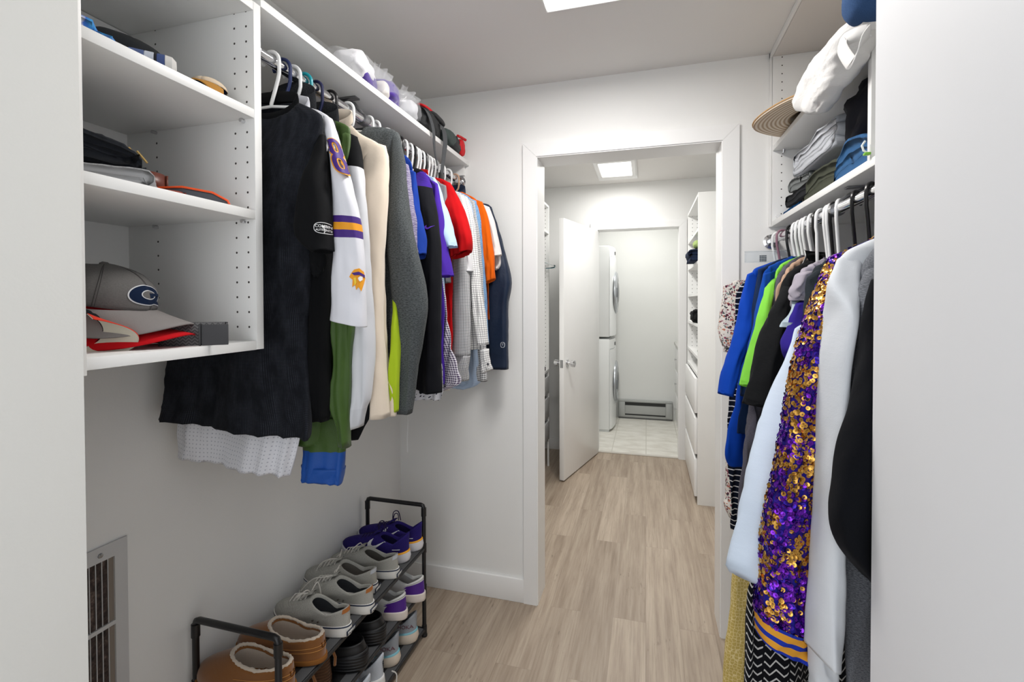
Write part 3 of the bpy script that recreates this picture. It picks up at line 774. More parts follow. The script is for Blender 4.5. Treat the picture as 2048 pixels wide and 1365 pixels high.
def eight(mb, c, xd, yd, nd, w, h, t, grow, th):
    for k in (-1, 1):
        cc = c+yd*(k*h*.24)
        oval(mb, cc, xd, yd, nd, w*.5*(1.04 if k < 0 else .96)+grow, h*.27+grow, t+2*grow, th)
    return mb
wrap(eight(MB(), p8, xd, up8, nd, .033, .088, .0100, .0026, .0006).build('numeral_outline', GOLD, js), js, -nd, .0010, .004, far=.06)
wrap(eight(MB(), p8, xd, up8, nd, .033, .088, .0100, 0, .0006).build('numeral', PURP, js), js, -nd, .0030, .004, far=.06)
# horned-helmet warrior emblem near the cuff
pe = g.pl.at(714, 558, .058)
def blob(name, pts, c, xd, yd, nd, s, m, parent, th=.0012):
    return MB().prism([c+xd*(x*s)+yd*(y*s) for x, y in pts], nd*th).build(name, m, parent)
emb = blob('emblem', [(-.3, 1.0), (.25, 1.15), (.75, .8), (.9, .1), (.75, -.5), (.45, -1.35), (.15, -.9), (-.1, -1.2), (-.2, -.6), (-.5, -.9), (-.45, -.1), (-.8, .2), (-.6, .6)], pe, xd, Vector((0, 0, 1)), nd, .021, GOLD, js)
wrap(emb, js, -nd, .0010, .004, far=.06)
wrap(blob('emblem_helmet', [(-.55, .62), (.2, .78), (.85, .45), (.85, .15), (.3, .42), (-.3, .38)], pe+nd*.0013, xd, Vector((0, 0, 1)), nd, .021, PURP, emb, .0006), js, -nd, .0034, .004, far=.06)
wrap(blob('emblem_horn', [(.1, .1), (.35, .3), (.6, .25), (.6, -.1), (.3, -.3), (.15, -.1)], pe+nd*.0013, xd, Vector((0, 0, 1)), nd, .021, fabric('f0efee'), emb, .0006), js, -nd, .0034, .004, far=.06)
wrap(blob('emblem_braid', [(-.35, .1), (-.1, .15), (-.05, -.4), (-.25, -.8), (-.3, -.3)], pe+nd*.0013, xd, Vector((0, 0, 1)), nd, .021, fabric('f7d24a'), emb, .0006), js, -nd, .0034, .004, far=.06)
g.collar(.016, silky, 'neckband')

heath = fabric('17181a', '34363a', 'heather')
g = Garment('L', 'jacket', 'black heathered jacket with long sleeves and standing collar, behind the white jersey', 'jacket', .995, 1.03, GL, 'white', 'the black heathered jacket', seed=17)
g.body([(622, 215), (660, 238), (672, 262), (660, 400), (655, 560), (650, 700), (640, 800)], heath, .03, fold=.008)
g.sleeve([(655, 258, 676, 262), (640, 400, 672, 400), (628, 500, 666, 500), (622, 580, 664, 580), (620, 700, 660, 700), (616, 790, 660, 790), (617, 838, 657, 843)], fabric('0c0d0f'), .05, .03)
g.collar(.040, heath, drop=.02, rx=.058)

green = fabric('3d5a1e', rough=.5, sheen=.1, wb=.5); blue = fabric('0f4fa6', rough=.5, sheen=.1, wb=.5)
g = Garment('L', 'jacket', 'green and blue nylon rain jacket whose blue cuff hangs lowest on the left rod', 'jacket', 1.035, 1.075, GL, 'teal', 'the green and blue rain jacket', seed=23)
g.body([(648, 235), (690, 250), (700, 280), (694, 420), (688, 560), (684, 700), (676, 800), (672, 890)], green, .03, fold=.020, wr=.012)
g.sleeve([(680, 262, 702, 270), (676, 400, 702, 400), (670, 520, 706, 520), (664, 650, 710, 640), (668, 720, 703, 715), (662, 800, 700, 800), (672, 850, 698, 850), (676, 892, 699, 896)], green, .04, .045, wr=.007)
g.sleeve([(606, 830, 690, 840), (604, 890, 692, 895), (605, 930, 690, 935), (604, 957, 686, 965)], [green, blue], .05, -.01, 'lower_sleeve', False, midx=lambda v, r: 1 if v > .5 else 0, wr=.005)
cf = g.sleeve([(603, 928, 691, 936), (603, 957, 687, 966)], blue, .056, -.01, 'cuff', False, m=8)
MB().box(-.02, .02, -.002, .002, -.010, .010, .001).build('cuff_tab', fabric('0a3f8c'), g.t).location = g.pl.at(668, 950, .022)-g.t.location

silver = fabric('d9dbe0', rough=.5, sheen=.1, wb=.12); blk = fabric('131416')
g = Garment('L', 'jacket', 'black shouldered jacket with silver-white long sleeves, before the cream hoodie', 'jacket', 1.08, 1.09, GL, 'darknavy', 'the black and silver jacket', seed=29)
g.body([(668, 245), (705, 275), (716, 300), (716, 440), (722, 600), (735, 760), (744, 820), (716, 880)], blk, .03, fold=.006)
g.sleeve([(694, 266, 714, 274), (690, 300, 722, 300), (688, 342, 729, 342), (690, 420, 735, 420), (696, 500, 741, 500), (698, 600, 745, 600), (697, 700, 747, 700), (697, 790, 743, 790), (697, 815, 736, 815), (698, 857, 727, 854)], [blk, silver, fabric('d3d5da')], .05, .03, midx=lambda v, r: 0 if v < .13 else 1 if v < .93 else 2, m=60)
g.collar(.036, heath, drop=.02)

cream = fabric('e5d6c3', rough=.95, sheen=.35)
g = Garment('L', 'hoodie', 'cream sweatshirt with stitched seams, between the silver-sleeved jacket and the charcoal hoodie', 'sweatshirt', 1.14, 1.155, GL, 'black', 'the cream sweatshirt', seed=31)
g.body([(690, 240), (722, 268), (752, 284), (770, 300), (776, 330), (772, 420), (770, 560), (778, 700), (792, 790), (793, 832)], cream, .05, fold=.016, freq=40)
sl = g.sleeve([(735, 283, 772, 292), (722, 330, 777, 322), (716, 400, 776, 395), (722, 480, 772, 480), (728, 560, 768, 560), (736, 660, 770, 660), (742, 760, 776, 765), (742, 832, 778, 836)], cream, .06, .035, fold=.006, freq=50)
g.collar(.020, cream, 'neckband', drop=.03)

char = fabric('3a3d3f', '5e6364', 'heather', .6); lime = fabric('a9c32a')
g = Garment('L', 'hoodie', 'charcoal heather long-sleeve top with a lime green side strip, right of the cream sweatshirt', 'sweatshirt', 1.22, 1.235, GL, 'white', 'the charcoal and lime top', seed=37)
g.body([(726, 254), (765, 256), (790, 262), (798, 285), (796, 420), (790, 560), (787, 680), (784, 753)], char, .06, fold=.020, freq=44)
g.sleeve([(785, 266, 800, 273), (782, 330, 812, 330), (778, 420, 820, 430), (776, 500, 836, 510), (786, 600, 853, 600), (792, 660, 847, 665), (797, 740, 834, 745), (797, 826, 823, 828)], char, [.04, .05, .06, .06, .065, .06, .05, .045], .035, fold=.007, freq=60)
g.sleeve([(786, 560, 800, 560), (786, 600, 800, 600), (782, 700, 799, 700), (779, 822, 795, 825)], lime, .03, .085, 'side_strip', False)

spc = fabric('5a4f78', 'a5a0b5', 'spacedye')
g = Garment('L', 'shirt', 'purple streaked knit shirt, a narrow strip behind the charcoal top', 'shirt', 1.33, 1.285, GL, 'white', 'the purple streaked shirt', seed=41)
g.body([(775, 285), (800, 305), (808, 330), (812, 420), (818, 520), (822, 640), (826, 740)], spc, .025)
g.sleeve([(803, 325, 816, 330), (805, 380, 824, 380), (808, 440, 832, 440), (812, 500, 836, 506)], spc, .04, .02)
royal = fabric('1e3f9a')
g = Garment('L', 'polo_shirt', 'blue polo shirt sleeve peeking out behind the charcoal top', 'shirt', 1.37, 1.325, GL, 'white', 'the blue polo shirt', seed=43)
g.body([(790, 300), (815, 315), (824, 345), (826, 450), (828, 560), (830, 700)], royal, .022)
g.sleeve([(818, 340, 832, 345), (824, 400, 838, 400), (828, 460, 846, 455), (832, 522, 850, 505)], royal, .035, .02)

blkp = fabric('17181d'); vio = fabric('4a2b9e')
vst = fabric('4a2b9e', '2a1860', 'hstripe', 3.)
g = Garment('L', 'polo_shirt', 'black polo shirt with striped purple shoulder and a curved tick on the sleeve', 'shirt', 1.50, 1.415, GL, 'white', 'the black and purple polo', seed=47)
g.body([(815, 333), (838, 338), (850, 352), (862, 420), (868, 520), (873, 600), (878, 690), (883, 785)], blkp, .05, fold=.007, freq=70)
ps = g.sleeve([(838, 342, 852, 346), (826, 362, 860, 366), (824, 384, 864, 384), (830, 440, 874, 440), (838, 500, 879, 500), (842, 600, 882, 600), (840, 700, 883, 700), (838, 785, 882, 787)], [vst, blkp], .06, .03, midx=lambda v, r: 0 if v < .095 else 1, m=60)
def swoosh(c, xd, yd, nd, s, m, parent, name='tick_mark', th=.0012):
    pts = [(-1, .1), (-.95, -.15), (-.75, -.38), (-.45, -.42), (-.1, -.3), (1.0, .5), (-.05, -.02), (-.4, -.08), (-.6, .02), (-.62, .2), (-.5, .5), (-.85, .3)]
    return MB().prism([c+xd*(x*s)+yd*(y*s) for x, y in pts], nd*th).build(name, m, parent)
xd = (g.pl.d+Vector((0, .5, 0))).normalized(); nd = Vector((xd.y, -xd.x, 0))
swt = swoosh(g.pl.at(854, 453, .066), xd, Vector((-.25, 0, 1)).normalized(), nd, .015, fabric('6a3fc8'), ps); wrap(swt, ps, -nd, .0006, far=.06)
g.collar(.024, blkp)
g = Garment('L', 'polo_shirt', 'purple polo shirt just right of the black and purple one', 'shirt', 1.56, 1.465, GL, 'white', 'the purple polo shirt', seed=53)
g.body([(848, 345), (866, 365), (876, 392), (880, 500), (882, 620), (884, 770)], vio, .022)
g.sleeve([(862, 360, 876, 370), (862, 420, 885, 420), (872, 490, 896, 490), (880, 558, 905, 550)], vio, .045, .02)
sky = fabric('b3cdec', rough=.85)
g = Garment('L', 'polo_shirt', 'pale blue polo shirt with short sleeves, left of the red one', 'shirt', 1.60, 1.505, GL, 'white', 'the pale blue polo shirt', seed=59)
g.body([(848, 345), (868, 362), (880, 395), (884, 500), (886, 620), (888, 760)], sky, .022)
g.sleeve([(852, 352, 870, 356), (862, 392, 884, 385), (874, 440, 900, 430), (892, 500, 916, 490)], sky, .045, .025)
gry = fabric('6e6e70', '8a8a8c', 'heather')
g = Garment('L', 't_shirt', 'grey heather t-shirt almost hidden by the pale blue polo', 'shirt', 1.62, 1.545, GL, 'black', 'the grey heather t-shirt', seed=61)
g.body([(860, 352), (880, 368), (890, 400), (893, 500), (896, 567)], gry, .025)
g.sleeve([(876, 366, 892, 372), (880, 420, 896, 420), (886, 500, 899, 500), (888, 566, 900, 566)], gry, .03, .015)
red = fabric('b80d13')
g = Garment('L', 'polo_shirt', 'bright red polo shirt with short sleeves on the left rod', 'shirt', 1.64, 1.585, GL, 'white', 'the red polo shirt', seed=67)
g.body([(862, 354), (892, 362), (905, 385), (905, 480), (904, 560), (905, 650), (902, 735)], red, .035, fold=.008, freq=70)
g.sleeve([(885, 362, 902, 366), (888, 392, 914, 388), (894, 430, 930, 430), (898, 480, 945, 478), (903, 520, 943, 500)], red, .06, .03, fold=.006)
g.collar(.022, red)
offw = fabric('ddd8cf')
g = Garment('L', 't_shirt', 'off-white long t-shirt hem below the red polo shirt', 'shirt', 1.66, 1.60, GL, 'white', 'the off-white long t-shirt', seed=71)
g.body([(872, 362), (896, 376), (900, 400), (898, 560), (900, 680), (899, 782)], offw, .03)
ging = fabric('efeff0', '2a2b33', 'gingham', 1.9)
g = Garment('L', 'dress_shirt', 'black and white small-check shirt with a long cuffed sleeve below the red polo', 'shirt', 1.69, 1.645, GL, 'white', 'the small-check shirt', seed=73)
g.body([(884, 372), (908, 385), (918, 410), (922, 520), (925, 640), (926, 760)], ging, .02)
g.sleeve([(904, 382, 920, 388), (904, 450, 932, 450), (903, 530, 938, 525), (905, 620, 940, 620), (904, 712, 941, 712)], ging, .05, .02, fold=.008)
cf = g.sleeve([(902, 708, 941, 712), (899, 762, 936, 762)], fabric('efeff0', '2a2b33', 'gingham', 2.), .048, .02, 'cuff', False, m=10)
gridf = fabric('f1f0ee', '6a6a70', 'grid', 1.35)
g = Garment('L', 'dress_shirt', 'white shirt with a thin dark grid, right of the red polo shirt', 'shirt', 1.73, 1.695, GL, 'white', 'the white grid shirt', seed=79)
g.body([(900, 378), (922, 392), (934, 416), (942, 520), (950, 620), (955, 700)], gridf, .02)
g.sleeve([(916, 388, 934, 394), (924, 440, 948, 440), (936, 520, 958, 520), (944, 600, 966, 600), (956, 690, 975, 690)], gridf, .04, .02)
cf = g.sleeve([(961, 700, 978, 698), (964, 748, 984, 740)], gridf, .04, .03, 'cuff', False, m=10)
MB().lathe([(.005, 0), (.005, -.002), (.003, -.0025)], g.pl.at(976, 729, .053), 'y', 14).build('button', plain('4a4a50', .3), cf)
g = Garment('L', 't_shirt', 'white t-shirt sleeve under the red polo with a striped shirt hem beneath', 'shirt', 1.71, 1.66, GL, 'black', 'the white t-shirt next to the grid shirt', seed=83)
g.body([(892, 378), (915, 390), (924, 412), (930, 480), (934, 540), (938, 572)], [fabric('e2e2e4'), fabric('f0f0f0', '222329', 'hstripe', 2.2)], .02, midx=lambda v, r: 1 if v > .78 else 0)
g.sleeve([(912, 388, 928, 394), (918, 440, 938, 440), (924, 500, 944, 498), (928, 540, 946, 545)], fabric('e2e2e4'), .04, .02)
lb = fabric('cfdcec', '8ea6c6', 'gingham', 2.)
g = Garment('L', 'dress_shirt', 'pale blue checked shirt whose rounded tail hangs under the check shirts', 'shirt', 1.755, 1.735, GL, 'white', 'the pale blue checked shirt', seed=89)
g.body([(905, 380), (930, 394), (945, 420), (950, 520), (956, 620), (962, 700), (966, 750), (956, 770), (930, 779)], lb, .025)
g2m = fabric('efeff0', '33343a', 'gingham', 1.15)
g = Garment('L', 'dress_shirt', 'white shirt with larger black check, left of the blue dotted shirt', 'shirt', 1.785, 1.765, GL, 'white', 'the larger black check shirt', seed=97)
g.body([(912, 382), (936, 396), (950, 425), (958, 520), (965, 620), (972, 700), (975, 762)], g2m, .022)
g.sleeve([(930, 396, 948, 402), (936, 470, 958, 470), (942, 570, 966, 570), (944, 660, 970, 660), (955, 760, 975, 764)], g2m, .04, .02)
dot = fabric('7fa6cf', '3f5f8e', 'dots', 1.7)
g = Garment('L', 'dress_shirt', 'light blue shirt with tiny dots, left of the orange shirt', 'shirt', 1.815, 1.80, GL, 'white', 'the blue dotted shirt', seed=101)
g.body([(918, 384), (942, 398), (958, 425), (964, 520), (970, 620), (974, 690)], dot, .025)
g.sleeve([(934, 396, 952, 402), (940, 460, 962, 460), (952, 540, 970, 540), (960, 620, 974, 620), (964, 686, 976, 690)], dot, .04, .015)
orange = fabric('e0620f')
g = Garment('L', 't_shirt', 'bright orange t-shirt near the far end of the left rod', 'shirt', 1.88, 1.86, GL, 'white', 'the orange t-shirt', seed=103)
g.body([(925, 384), (950, 398), (966, 420), (974, 500), (978, 570), (980, 640)], orange, .022)
g.sleeve([(944, 398, 964, 404), (950, 440, 976, 440), (960, 500, 986, 500), (970, 568, 991, 558)], orange, .045, .02)
wt = fabric('efe9e6')
g = Garment('L', 't_shirt', 'white t-shirt with short sleeves between the orange shirt and the navy windbreaker', 'shirt', 1.95, 1.93, GL, 'white', 'the white t-shirt beside the windbreaker', seed=107)
g.body([(940, 394), (962, 408), (978, 428), (984, 500), (986, 560)], wt, .022)
g.sleeve([(958, 408, 978, 414), (966, 450, 990, 448), (980, 518, 1005, 510)], wt, .045, .02)
g.sleeve([(976, 490, 998, 490), (984, 530, 1003, 522), (990, 541, 998, 538)], wt, .02, -.005, 'sleeve_lining', False)
nyl = fabric('16263f', rough=.45, sheen=.05, wb=.6)
g = Garment('L', 'jacket', 'shiny navy windbreaker at the far end of the left rod', 'jacket', 2.035, 2.015, GL, 'beige', 'the navy windbreaker', seed=109)
g.body([(925, 384), (958, 404), (984, 420), (990, 500), (1000, 580), (1006, 660), (1010, 738)], nyl, .03, wr=.006)
ns = g.sleeve([(962, 408, 982, 414), (968, 450, 994, 450), (974, 500, 1006, 495), (974, 560, 1024, 560), (974, 610, 1016, 612), (978, 680, 1016, 680), (982, 738, 1017, 739)], nyl, [.03, .05, .06, .07, .06, .055, .05], .02, wr=.008, fold=.008)
pb = g.pl.at(1003, 691, .062)
wrap(oval(MB(), pb, Vector((1, 0, 0)), Vector((0, 0, 1)), Vector((0, -1, 0)), .010, .012, .0018).build('round_logo', plain('c9ced6', .5), ns), ns, (0, 1, 0), .0006, far=.06)
wrap(text('logo_letter', 'T', .014, plain('c9ced6', .5), ns, pb+Vector((0, -.001, 0)), (1, 0, 0), (0, 0, 1)), ns, (0, 1, 0), .0006, far=.06)
g.collar(.020, nyl, drop=.02, rx=.052)
pg = fabric('e8e4ec', '3a2450', 'gingham', 1.1)
g = Garment('L', 'dress_shirt', 'purple checked shirt tail hanging just below the black polo', 'shirt', 1.52, 1.49, GL, 'black', 'the purple checked shirt', seed=113)
g.body([(840, 345), (862, 362), (872, 392), (880, 520), (895, 640), (915, 730), (920, 765), (905, 775), (880, 785)], pg, .018)
g = Garment('L', 'shirt', 'white shirt with dark dots, its tail lowest under the black polo', 'shirt', 1.44, 1.45, GL, 'white', 'the dark-dotted white shirt', seed=127)
g.body([(820, 335), (842, 350), (852, 380), (862, 500), (872, 640), (886, 740), (890, 785), (878, 802)], fabric('e6e6ec', '2c2c44', 'dots', .9), .018)
# loose thread
MB().tube([at(815, 828, Y=1.24), at(816, 850, Y=1.245), at(814, 880, Y=1.25), at(815, 905, Y=1.25)], .0005, 5).build('loose_thread', fabric('c9c9c9'), g.t)
# ================================================================ CLOTHES ON THE RIGHT ROD
GR = 'clothes hanging on the right rod'
# contours here run down the aisle-side (left in the photo) edge
flo = fabric('d8d2ca', kind='floral')
g = Garment('R', 'blouse', 'white blouse with small red and grey flowers, farthest on the right rod', 'blouse', 1.99, 1.96, GR, 'white', 'the flowered blouse', seed=201, xt=.29)
g.body([(1520, 552), (1490, 560), (1462, 568), (1456, 620), (1458, 700), (1462, 800), (1466, 930), (1464, 1010), (1462, 1040)], flo, .04, fold=.01)
g.sleeve([(1447, 572, 1480, 566), (1442, 620, 1484, 620), (1438, 668, 1478, 672), (1444, 692, 1470, 700)], flo, .05, .03)
g.sleeve([(1455, 688, 1474, 690), (1446, 704, 1472, 706)], flo, .04, .03, 'frill', False, m=10)
g.sleeve([(1452, 900, 1478, 900), (1451, 985, 1476, 990), (1448, 1010, 1474, 1020), (1458, 1034, 1472, 1038)], flo, .03, .035, 'lower_frill', False)
stripe = fabric('0e1526', 'dcdce0', 'pin')
g = Garment('R', 'dress', 'navy dress with thin white stripes, hanging low behind the royal blue shirt', 'dress', 1.93, 1.88, GR, 'pink', 'the striped navy dress', seed=203, xt=.29)
g.body([(1530, 548), (1500, 560), (1476, 580), (1470, 640), (1466, 720), (1460, 800), (1455, 860), (1456, 930), (1458, 1000), (1463, 1060)], stripe, .025)
royal2 = fabric('073fa8', rough=.8)
g = Garment('R', 't_shirt', 'royal blue shirt with wide sleeves, leftmost large shirt on the right rod', 'shirt', 1.83, 1.66, GR, 'black', 'the royal blue shirt', seed=207, xt=.285)
g.body([(1560, 520), (1530, 530), (1505, 545), (1497, 600), (1490, 680), (1478, 780), (1462, 860), (1455, 910), (1462, 934)], royal2, .05, fold=.012, freq=45)
g.sleeve([(1496, 550, 1530, 535), (1484, 600, 1520, 590), (1472, 655, 1508, 650), (1453, 720, 1488, 720), (1435, 786, 1467, 796)], royal2, .05, .04, fold=.008)
nv = fabric('16294a')
g = Garment('R', 't_shirt', 'dark navy t-shirt showing a strip behind the royal blue shirt', 'shirt', 1.77, 1.60, GR, 'white', 'the dark navy t-shirt', seed=209, xt=.285)
g.body([(1575, 515), (1545, 525), (1520, 545), (1512, 600), (1505, 700), (1492, 800), (1485, 870)], nv, .03)
g.sleeve([(1516, 540, 1545, 530), (1508, 600, 1532, 595), (1498, 680, 1524, 680), (1482, 790, 1505, 800)], nv, .03, .03)
g = Garment('R', 't_shirt', 'bright blue t-shirt just left of the lime green sleeve', 'shirt', 1.73, 1.56, GR, 'white', 'the bright blue t-shirt', seed=211, xt=.285)
g.body([(1585, 512), (1555, 525), (1532, 545), (1524, 600), (1512, 700), (1500, 800)], fabric('10459f'), .03)
g.sleeve([(1526, 550, 1560, 535), (1516, 600, 1545, 600), (1506, 660, 1535, 660), (1500, 720, 1524, 725)], fabric('10459f'), .03, .03)
limeg = fabric('80cf48', rough=.8)
g = Garment('R', 't_shirt', 'neon lime green shirt with short sleeve on the right rod', 'shirt', 1.69, 1.51, GR, 'white', 'the lime green shirt', seed=213, xt=.285)
g.body([(1600, 512), (1572, 525), (1552, 548), (1540, 620), (1532, 720), (1526, 820), (1520, 850)], limeg, .03)
g.sleeve([(1530, 578, 1552, 556), (1520, 610, 1545, 605), (1508, 660, 1536, 665), (1496, 710, 1522, 720), (1480, 768, 1504, 778)], limeg, .035, .035)
dgr = fabric('4a4852', '5b5963', 'heather')
g = Garment('R', 'shirt', 'long dark grey shirt below the black one on the right rod', 'shirt', 1.66, 1.47, GR, 'white', 'the dark grey shirt', seed=215, xt=.285)
g.body([(1605, 510), (1580, 525), (1558, 550), (1542, 620), (1528, 700), (1510, 780), (1494, 860), (1482, 940), (1475, 1036)], dgr, .045)
tan = fabric('b59680')
g = Garment('R', 'sweater', 'tan sweater shoulder between the grey and the black shirts', 'sweater', 1.61, 1.42, GR, 'white', 'the tan sweater', seed=217, xt=.285)
g.body([(1625, 505), (1600, 520), (1575, 540), (1556, 570), (1550, 620), (1546, 700)], tan, .03)
bk2 = fabric('0f1012', '17181a', 'heather')
g = Garment('R', 'shirt', 'black shirt with long loose sleeves, right of the lime green shirt', 'shirt', 1.57, 1.36, GR, 'black', 'the black shirt', seed=219, xt=.285)
g.body([(1655, 505), (1625, 518), (1595, 535), (1572, 570), (1562, 640), (1552, 700), (1545, 760), (1536, 810), (1528, 830)], bk2, .05, fold=.012)
g.sleeve([(1568, 575, 1612, 545), (1548, 610, 1590, 610), (1534, 655, 1572, 660), (1515, 730, 1550, 735), (1497, 808, 1530, 818)], bk2, .06, .045, fold=.010)
lil = fabric('a9a3ae')
g = Garment('R', 'shirt', 'lilac grey shirt whose shoulder shows right of the black shirt', 'shirt', 1.48, 1.29, GR, 'white', 'the lilac grey shirt', seed=221, xt=.285)
g.body([(1660, 515), (1640, 522), (1612, 535), (1594, 560), (1590, 600), (1590, 660)], lil, .03)
g.sleeve([(1594, 552, 1628, 540), (1584, 580, 1618, 580), (1582, 602, 1614, 600)], lil, .03, .03)
pbl = fabric('a9b8c2')
g = Garment('R', 'shirt', 'pale grey-blue shirt sleeve with a rolled end, above the purple one', 'shirt', 1.46, 1.26, GR, 'white', 'the pale grey-blue shirt', seed=223, xt=.285)
g.body([(1665, 520), (1640, 535), (1618, 560), (1606, 600), (1602, 640)], pbl, .02)
g.sleeve([(1585, 600, 1616, 590), (1580, 620, 1608, 622), (1573, 645, 1600, 645), (1569, 655, 1590, 656)], pbl, .035, .03)
vi2 = fabric('2d2080')
g = Garment('R', 't_shirt', 'deep violet shirt with pointed sleeve left of the sequined jacket', 'shirt', 1.44, 1.22, GR, 'black', 'the deep violet shirt', seed=225, xt=.285)
g.body([(1680, 520), (1650, 535), (1628, 560), (1612, 600), (1605, 680), (1600, 740)], vi2, .025)
g.sleeve([(1592, 612, 1622, 592), (1580, 655, 1616, 650), (1565, 698, 1608, 700), (1584, 728, 1600, 738)], vi2, .04, .035)
ice = fabric('cbd8e8', rough=.8)
g = Garment('R', 'shirt', 'long pale ice-blue shirt left of the sequined jacket', 'shirt', 1.40, 1.16, GR, 'white', 'the ice-blue shirt', seed=227, xt=.285)
g.body([(1690, 520), (1662, 535), (1640, 560), (1625, 620), (1612, 700), (1604, 800), (1592, 900), (1580, 1000), (1572, 1100), (1566, 1170)], ice, .05, fold=.010, freq=36)
g.sleeve([(1590, 660, 1626, 640), (1572, 720, 1614, 715), (1546, 800, 1598, 800), (1516, 880, 1580, 880), (1488, 970, 1560, 975), (1470, 1050, 1548, 1070), (1456, 1128, 1532, 1160), (1462, 1146, 1528, 1178)], ice, .07, .04, fold=.009, freq=40)
dk = fabric('20262b', '2b3136', 'heather')
g = Garment('R', 'shirt', 'dark charcoal shirt just behind the sequined jacket', 'shirt', 1.30, 1.10, GR, 'black', 'the dark charcoal shirt', seed=229, xt=.285)
g.body([(1700, 505), (1680, 512), (1658, 522), (1634, 545), (1618, 590), (1612, 650), (1606, 720), (1600, 800)], dk, .03)
g.sleeve([(1616, 560, 1650, 530), (1610, 610, 1640, 600), (1602, 670, 1630, 670), (1590, 750, 1620, 750)], dk, .035, .03)
yel = fabric('cbb266', 'e3d096', 'scroll')
g = Garment('R', 'trousers', 'mustard yellow trousers with pale scroll pattern hanging low on the right', 'trousers', 1.53, 1.42, GR, 'white', 'the mustard trousers', seed=231, xt=.30)
g.body([(1620, 900), (1560, 905), (1515, 915), (1490, 1000), (1476, 1100), (1470, 1160), (1465, 1230), (1456, 1310), (1450, 1390)], yel, .07, fold=.010, freq=34, mirror=False)
zig = fabric('121318', 'c9c8c6', 'zigzag')
g = Garment('R', 'dress', 'long black dress with white zigzag lines under the sequined jacket', 'dress', 1.22, 1.07, GR, 'black', 'the black zigzag dress', seed=233, xt=.30)
g.body([(1700, 520), (1670, 530), (1640, 560), (1600, 700), (1570, 900), (1545, 1060), (1520, 1180), (1508, 1260), (1503, 1330), (1500, 1420)], zig, .05, fold=.022, freq=52)
# ---- the sequined jacket
seqb = fabric('23208a', '3a1f7c', 'vstripe', 1.1)
g = Garment('R', 'sequin_jacket', 'purple and gold sequined jacket with a blue and gold striped hem', 'jacket', 1.04, 1.0, GR, None, None, seed=235, xt=.30)
sb = g.body([(1790, 458), (1740, 480), (1700, 498), (1672, 512), (1648, 545), (1634, 580), (1612, 640), (1597, 710), (1588, 800), (1575, 880)], seqb, .05, fold=.008)
srow = [(1660, 518, 1710, 500), (1640, 565, 1680, 560), (1617, 615, 1668, 620), (1602, 670, 1655, 675), (1588, 730, 1648, 735), (1574, 800, 1640, 805), (1558, 880, 1634, 890), (1545, 950, 1628, 965), (1530, 1030, 1621, 1045), (1522, 1110, 1617, 1130), (1514, 1190, 1614, 1225), (1513, 1222, 1613, 1268)]
ss = g.sleeve(srow, seqb, .07, .045, fold=.009, freq=60, n=48, m=110, mirror=False)
RIB = [fabric('2338a8', None, 'plain', rough=.95), fabric('e5a238')]
cf = g.sleeve([(1512, 1219, 1613, 1262), (1510, 1250, 1613, 1292), (1513, 1268, 1616, 1315)], RIB, .074, .045, 'striped_cuff', False, n=48, m=40, capt=False,
              midx=lambda v, r: 1 if (.13 < v < .36 or .56 < v < .80) else 0, fold=.009, freq=60)
def sequins(src, parent, count, seed):
    """round metallic discs sewn over a cloth surface, each tipped its own way"""
    rnd = random.Random(seed); me = src.data; V = [v.co.copy() for v in me.vertices]; polys = [p for p in me.polygons]
    areas = [p.area for p in polys]; tot = sum(areas); cum = []; s_ = 0
    for a in areas: s_ += a; cum.append(s_)
    import bisect
    verts = []; faces = []; mi = []; off = ORG[src.name]
    for _ in range(count):
        p = polys[min(bisect.bisect(cum, rnd.random()*tot), len(polys)-1)]; q = [V[i] for i in p.vertices]
        u, v = rnd.random(), rnd.random()
        c = (q[0]*(1-u)+q[1 % len(q)]*u)*(1-v)+(q[3 % len(q)]*(1-u)+q[2 % len(q)]*u)*v
        nn = p.normal.copy(); w = c+off
        if nn.dot(EYE-w) < 0 and (w-EYE).length < 0: continue
        t1 = nn.orthogonal().normalized(); t2 = nn.cross(t1)
        nn = (nn+t1*rnd.gauss(0, .22)+t2*rnd.gauss(0, .22)).normalized(); t1 = nn.orthogonal().normalized(); t2 = nn.cross(t1)
        r = .0039*rnd.uniform(.92, 1.1); b = len(verts); c = c+p.normal*rnd.uniform(.0012, .0035)
        k = 12
        for i in range(k): verts.append(c+t1*r*math.cos(2*PI*i/k)+t2*r*math.sin(2*PI*i/k))
        for i in range(k): verts.append(c+nn*-.0004+(t1*math.cos(2*PI*i/k)+t2*math.sin(2*PI*i/k))*r*.20)
        for i in range(k):
            j = (i+1) % k; faces.append((b+i, b+j, b+k+j, b+k+i))
            g_ = noise.noise(w*26)*.9+noise.noise(w*9+Vector((4, 0, 0)))
        m_ = 0 if g_+rnd.gauss(0, .25)+(w.z-1.25)*.35 > .12 else (1 if rnd.random() < .7 else 2)
        mi += [m_]*k
    me2 = bpy.data.meshes.new('sequins'); me2.from_pydata([tuple(v) for v in verts], [], faces)
    for m in (plain('e2ac52', .26, .9), plain('7a2cc0', .24, .85), plain('3a22a0', .25, .85)): me2.materials.append(m)
    for p, i in zip(me2.polygons, mi): p.material_index = i
    o = bpy.data.objects.new('sequins', me2); C.objects.link(o); o.parent = parent; o['kind'] = 'stuff'; ORG[o.name] = ORG[parent.name]
    return o
sequins(ss, g.t, 5000, 5); sequins(sb, g.t, 2300, 6)
whs = fabric('dde1e6', rough=.8)
g = Garment('R', 'shirt', 'white long-sleeve shirt right of the sequined jacket', 'shirt', .97, .93, GR, None, None, seed=237, xt=.31)
g.body([(1800, 455), (1765, 470), (1730, 485), (1695, 505), (1676, 540), (1668, 640), (1660, 800), (1656, 940), (1650, 1060)], whs, .05, fold=.010, freq=40)
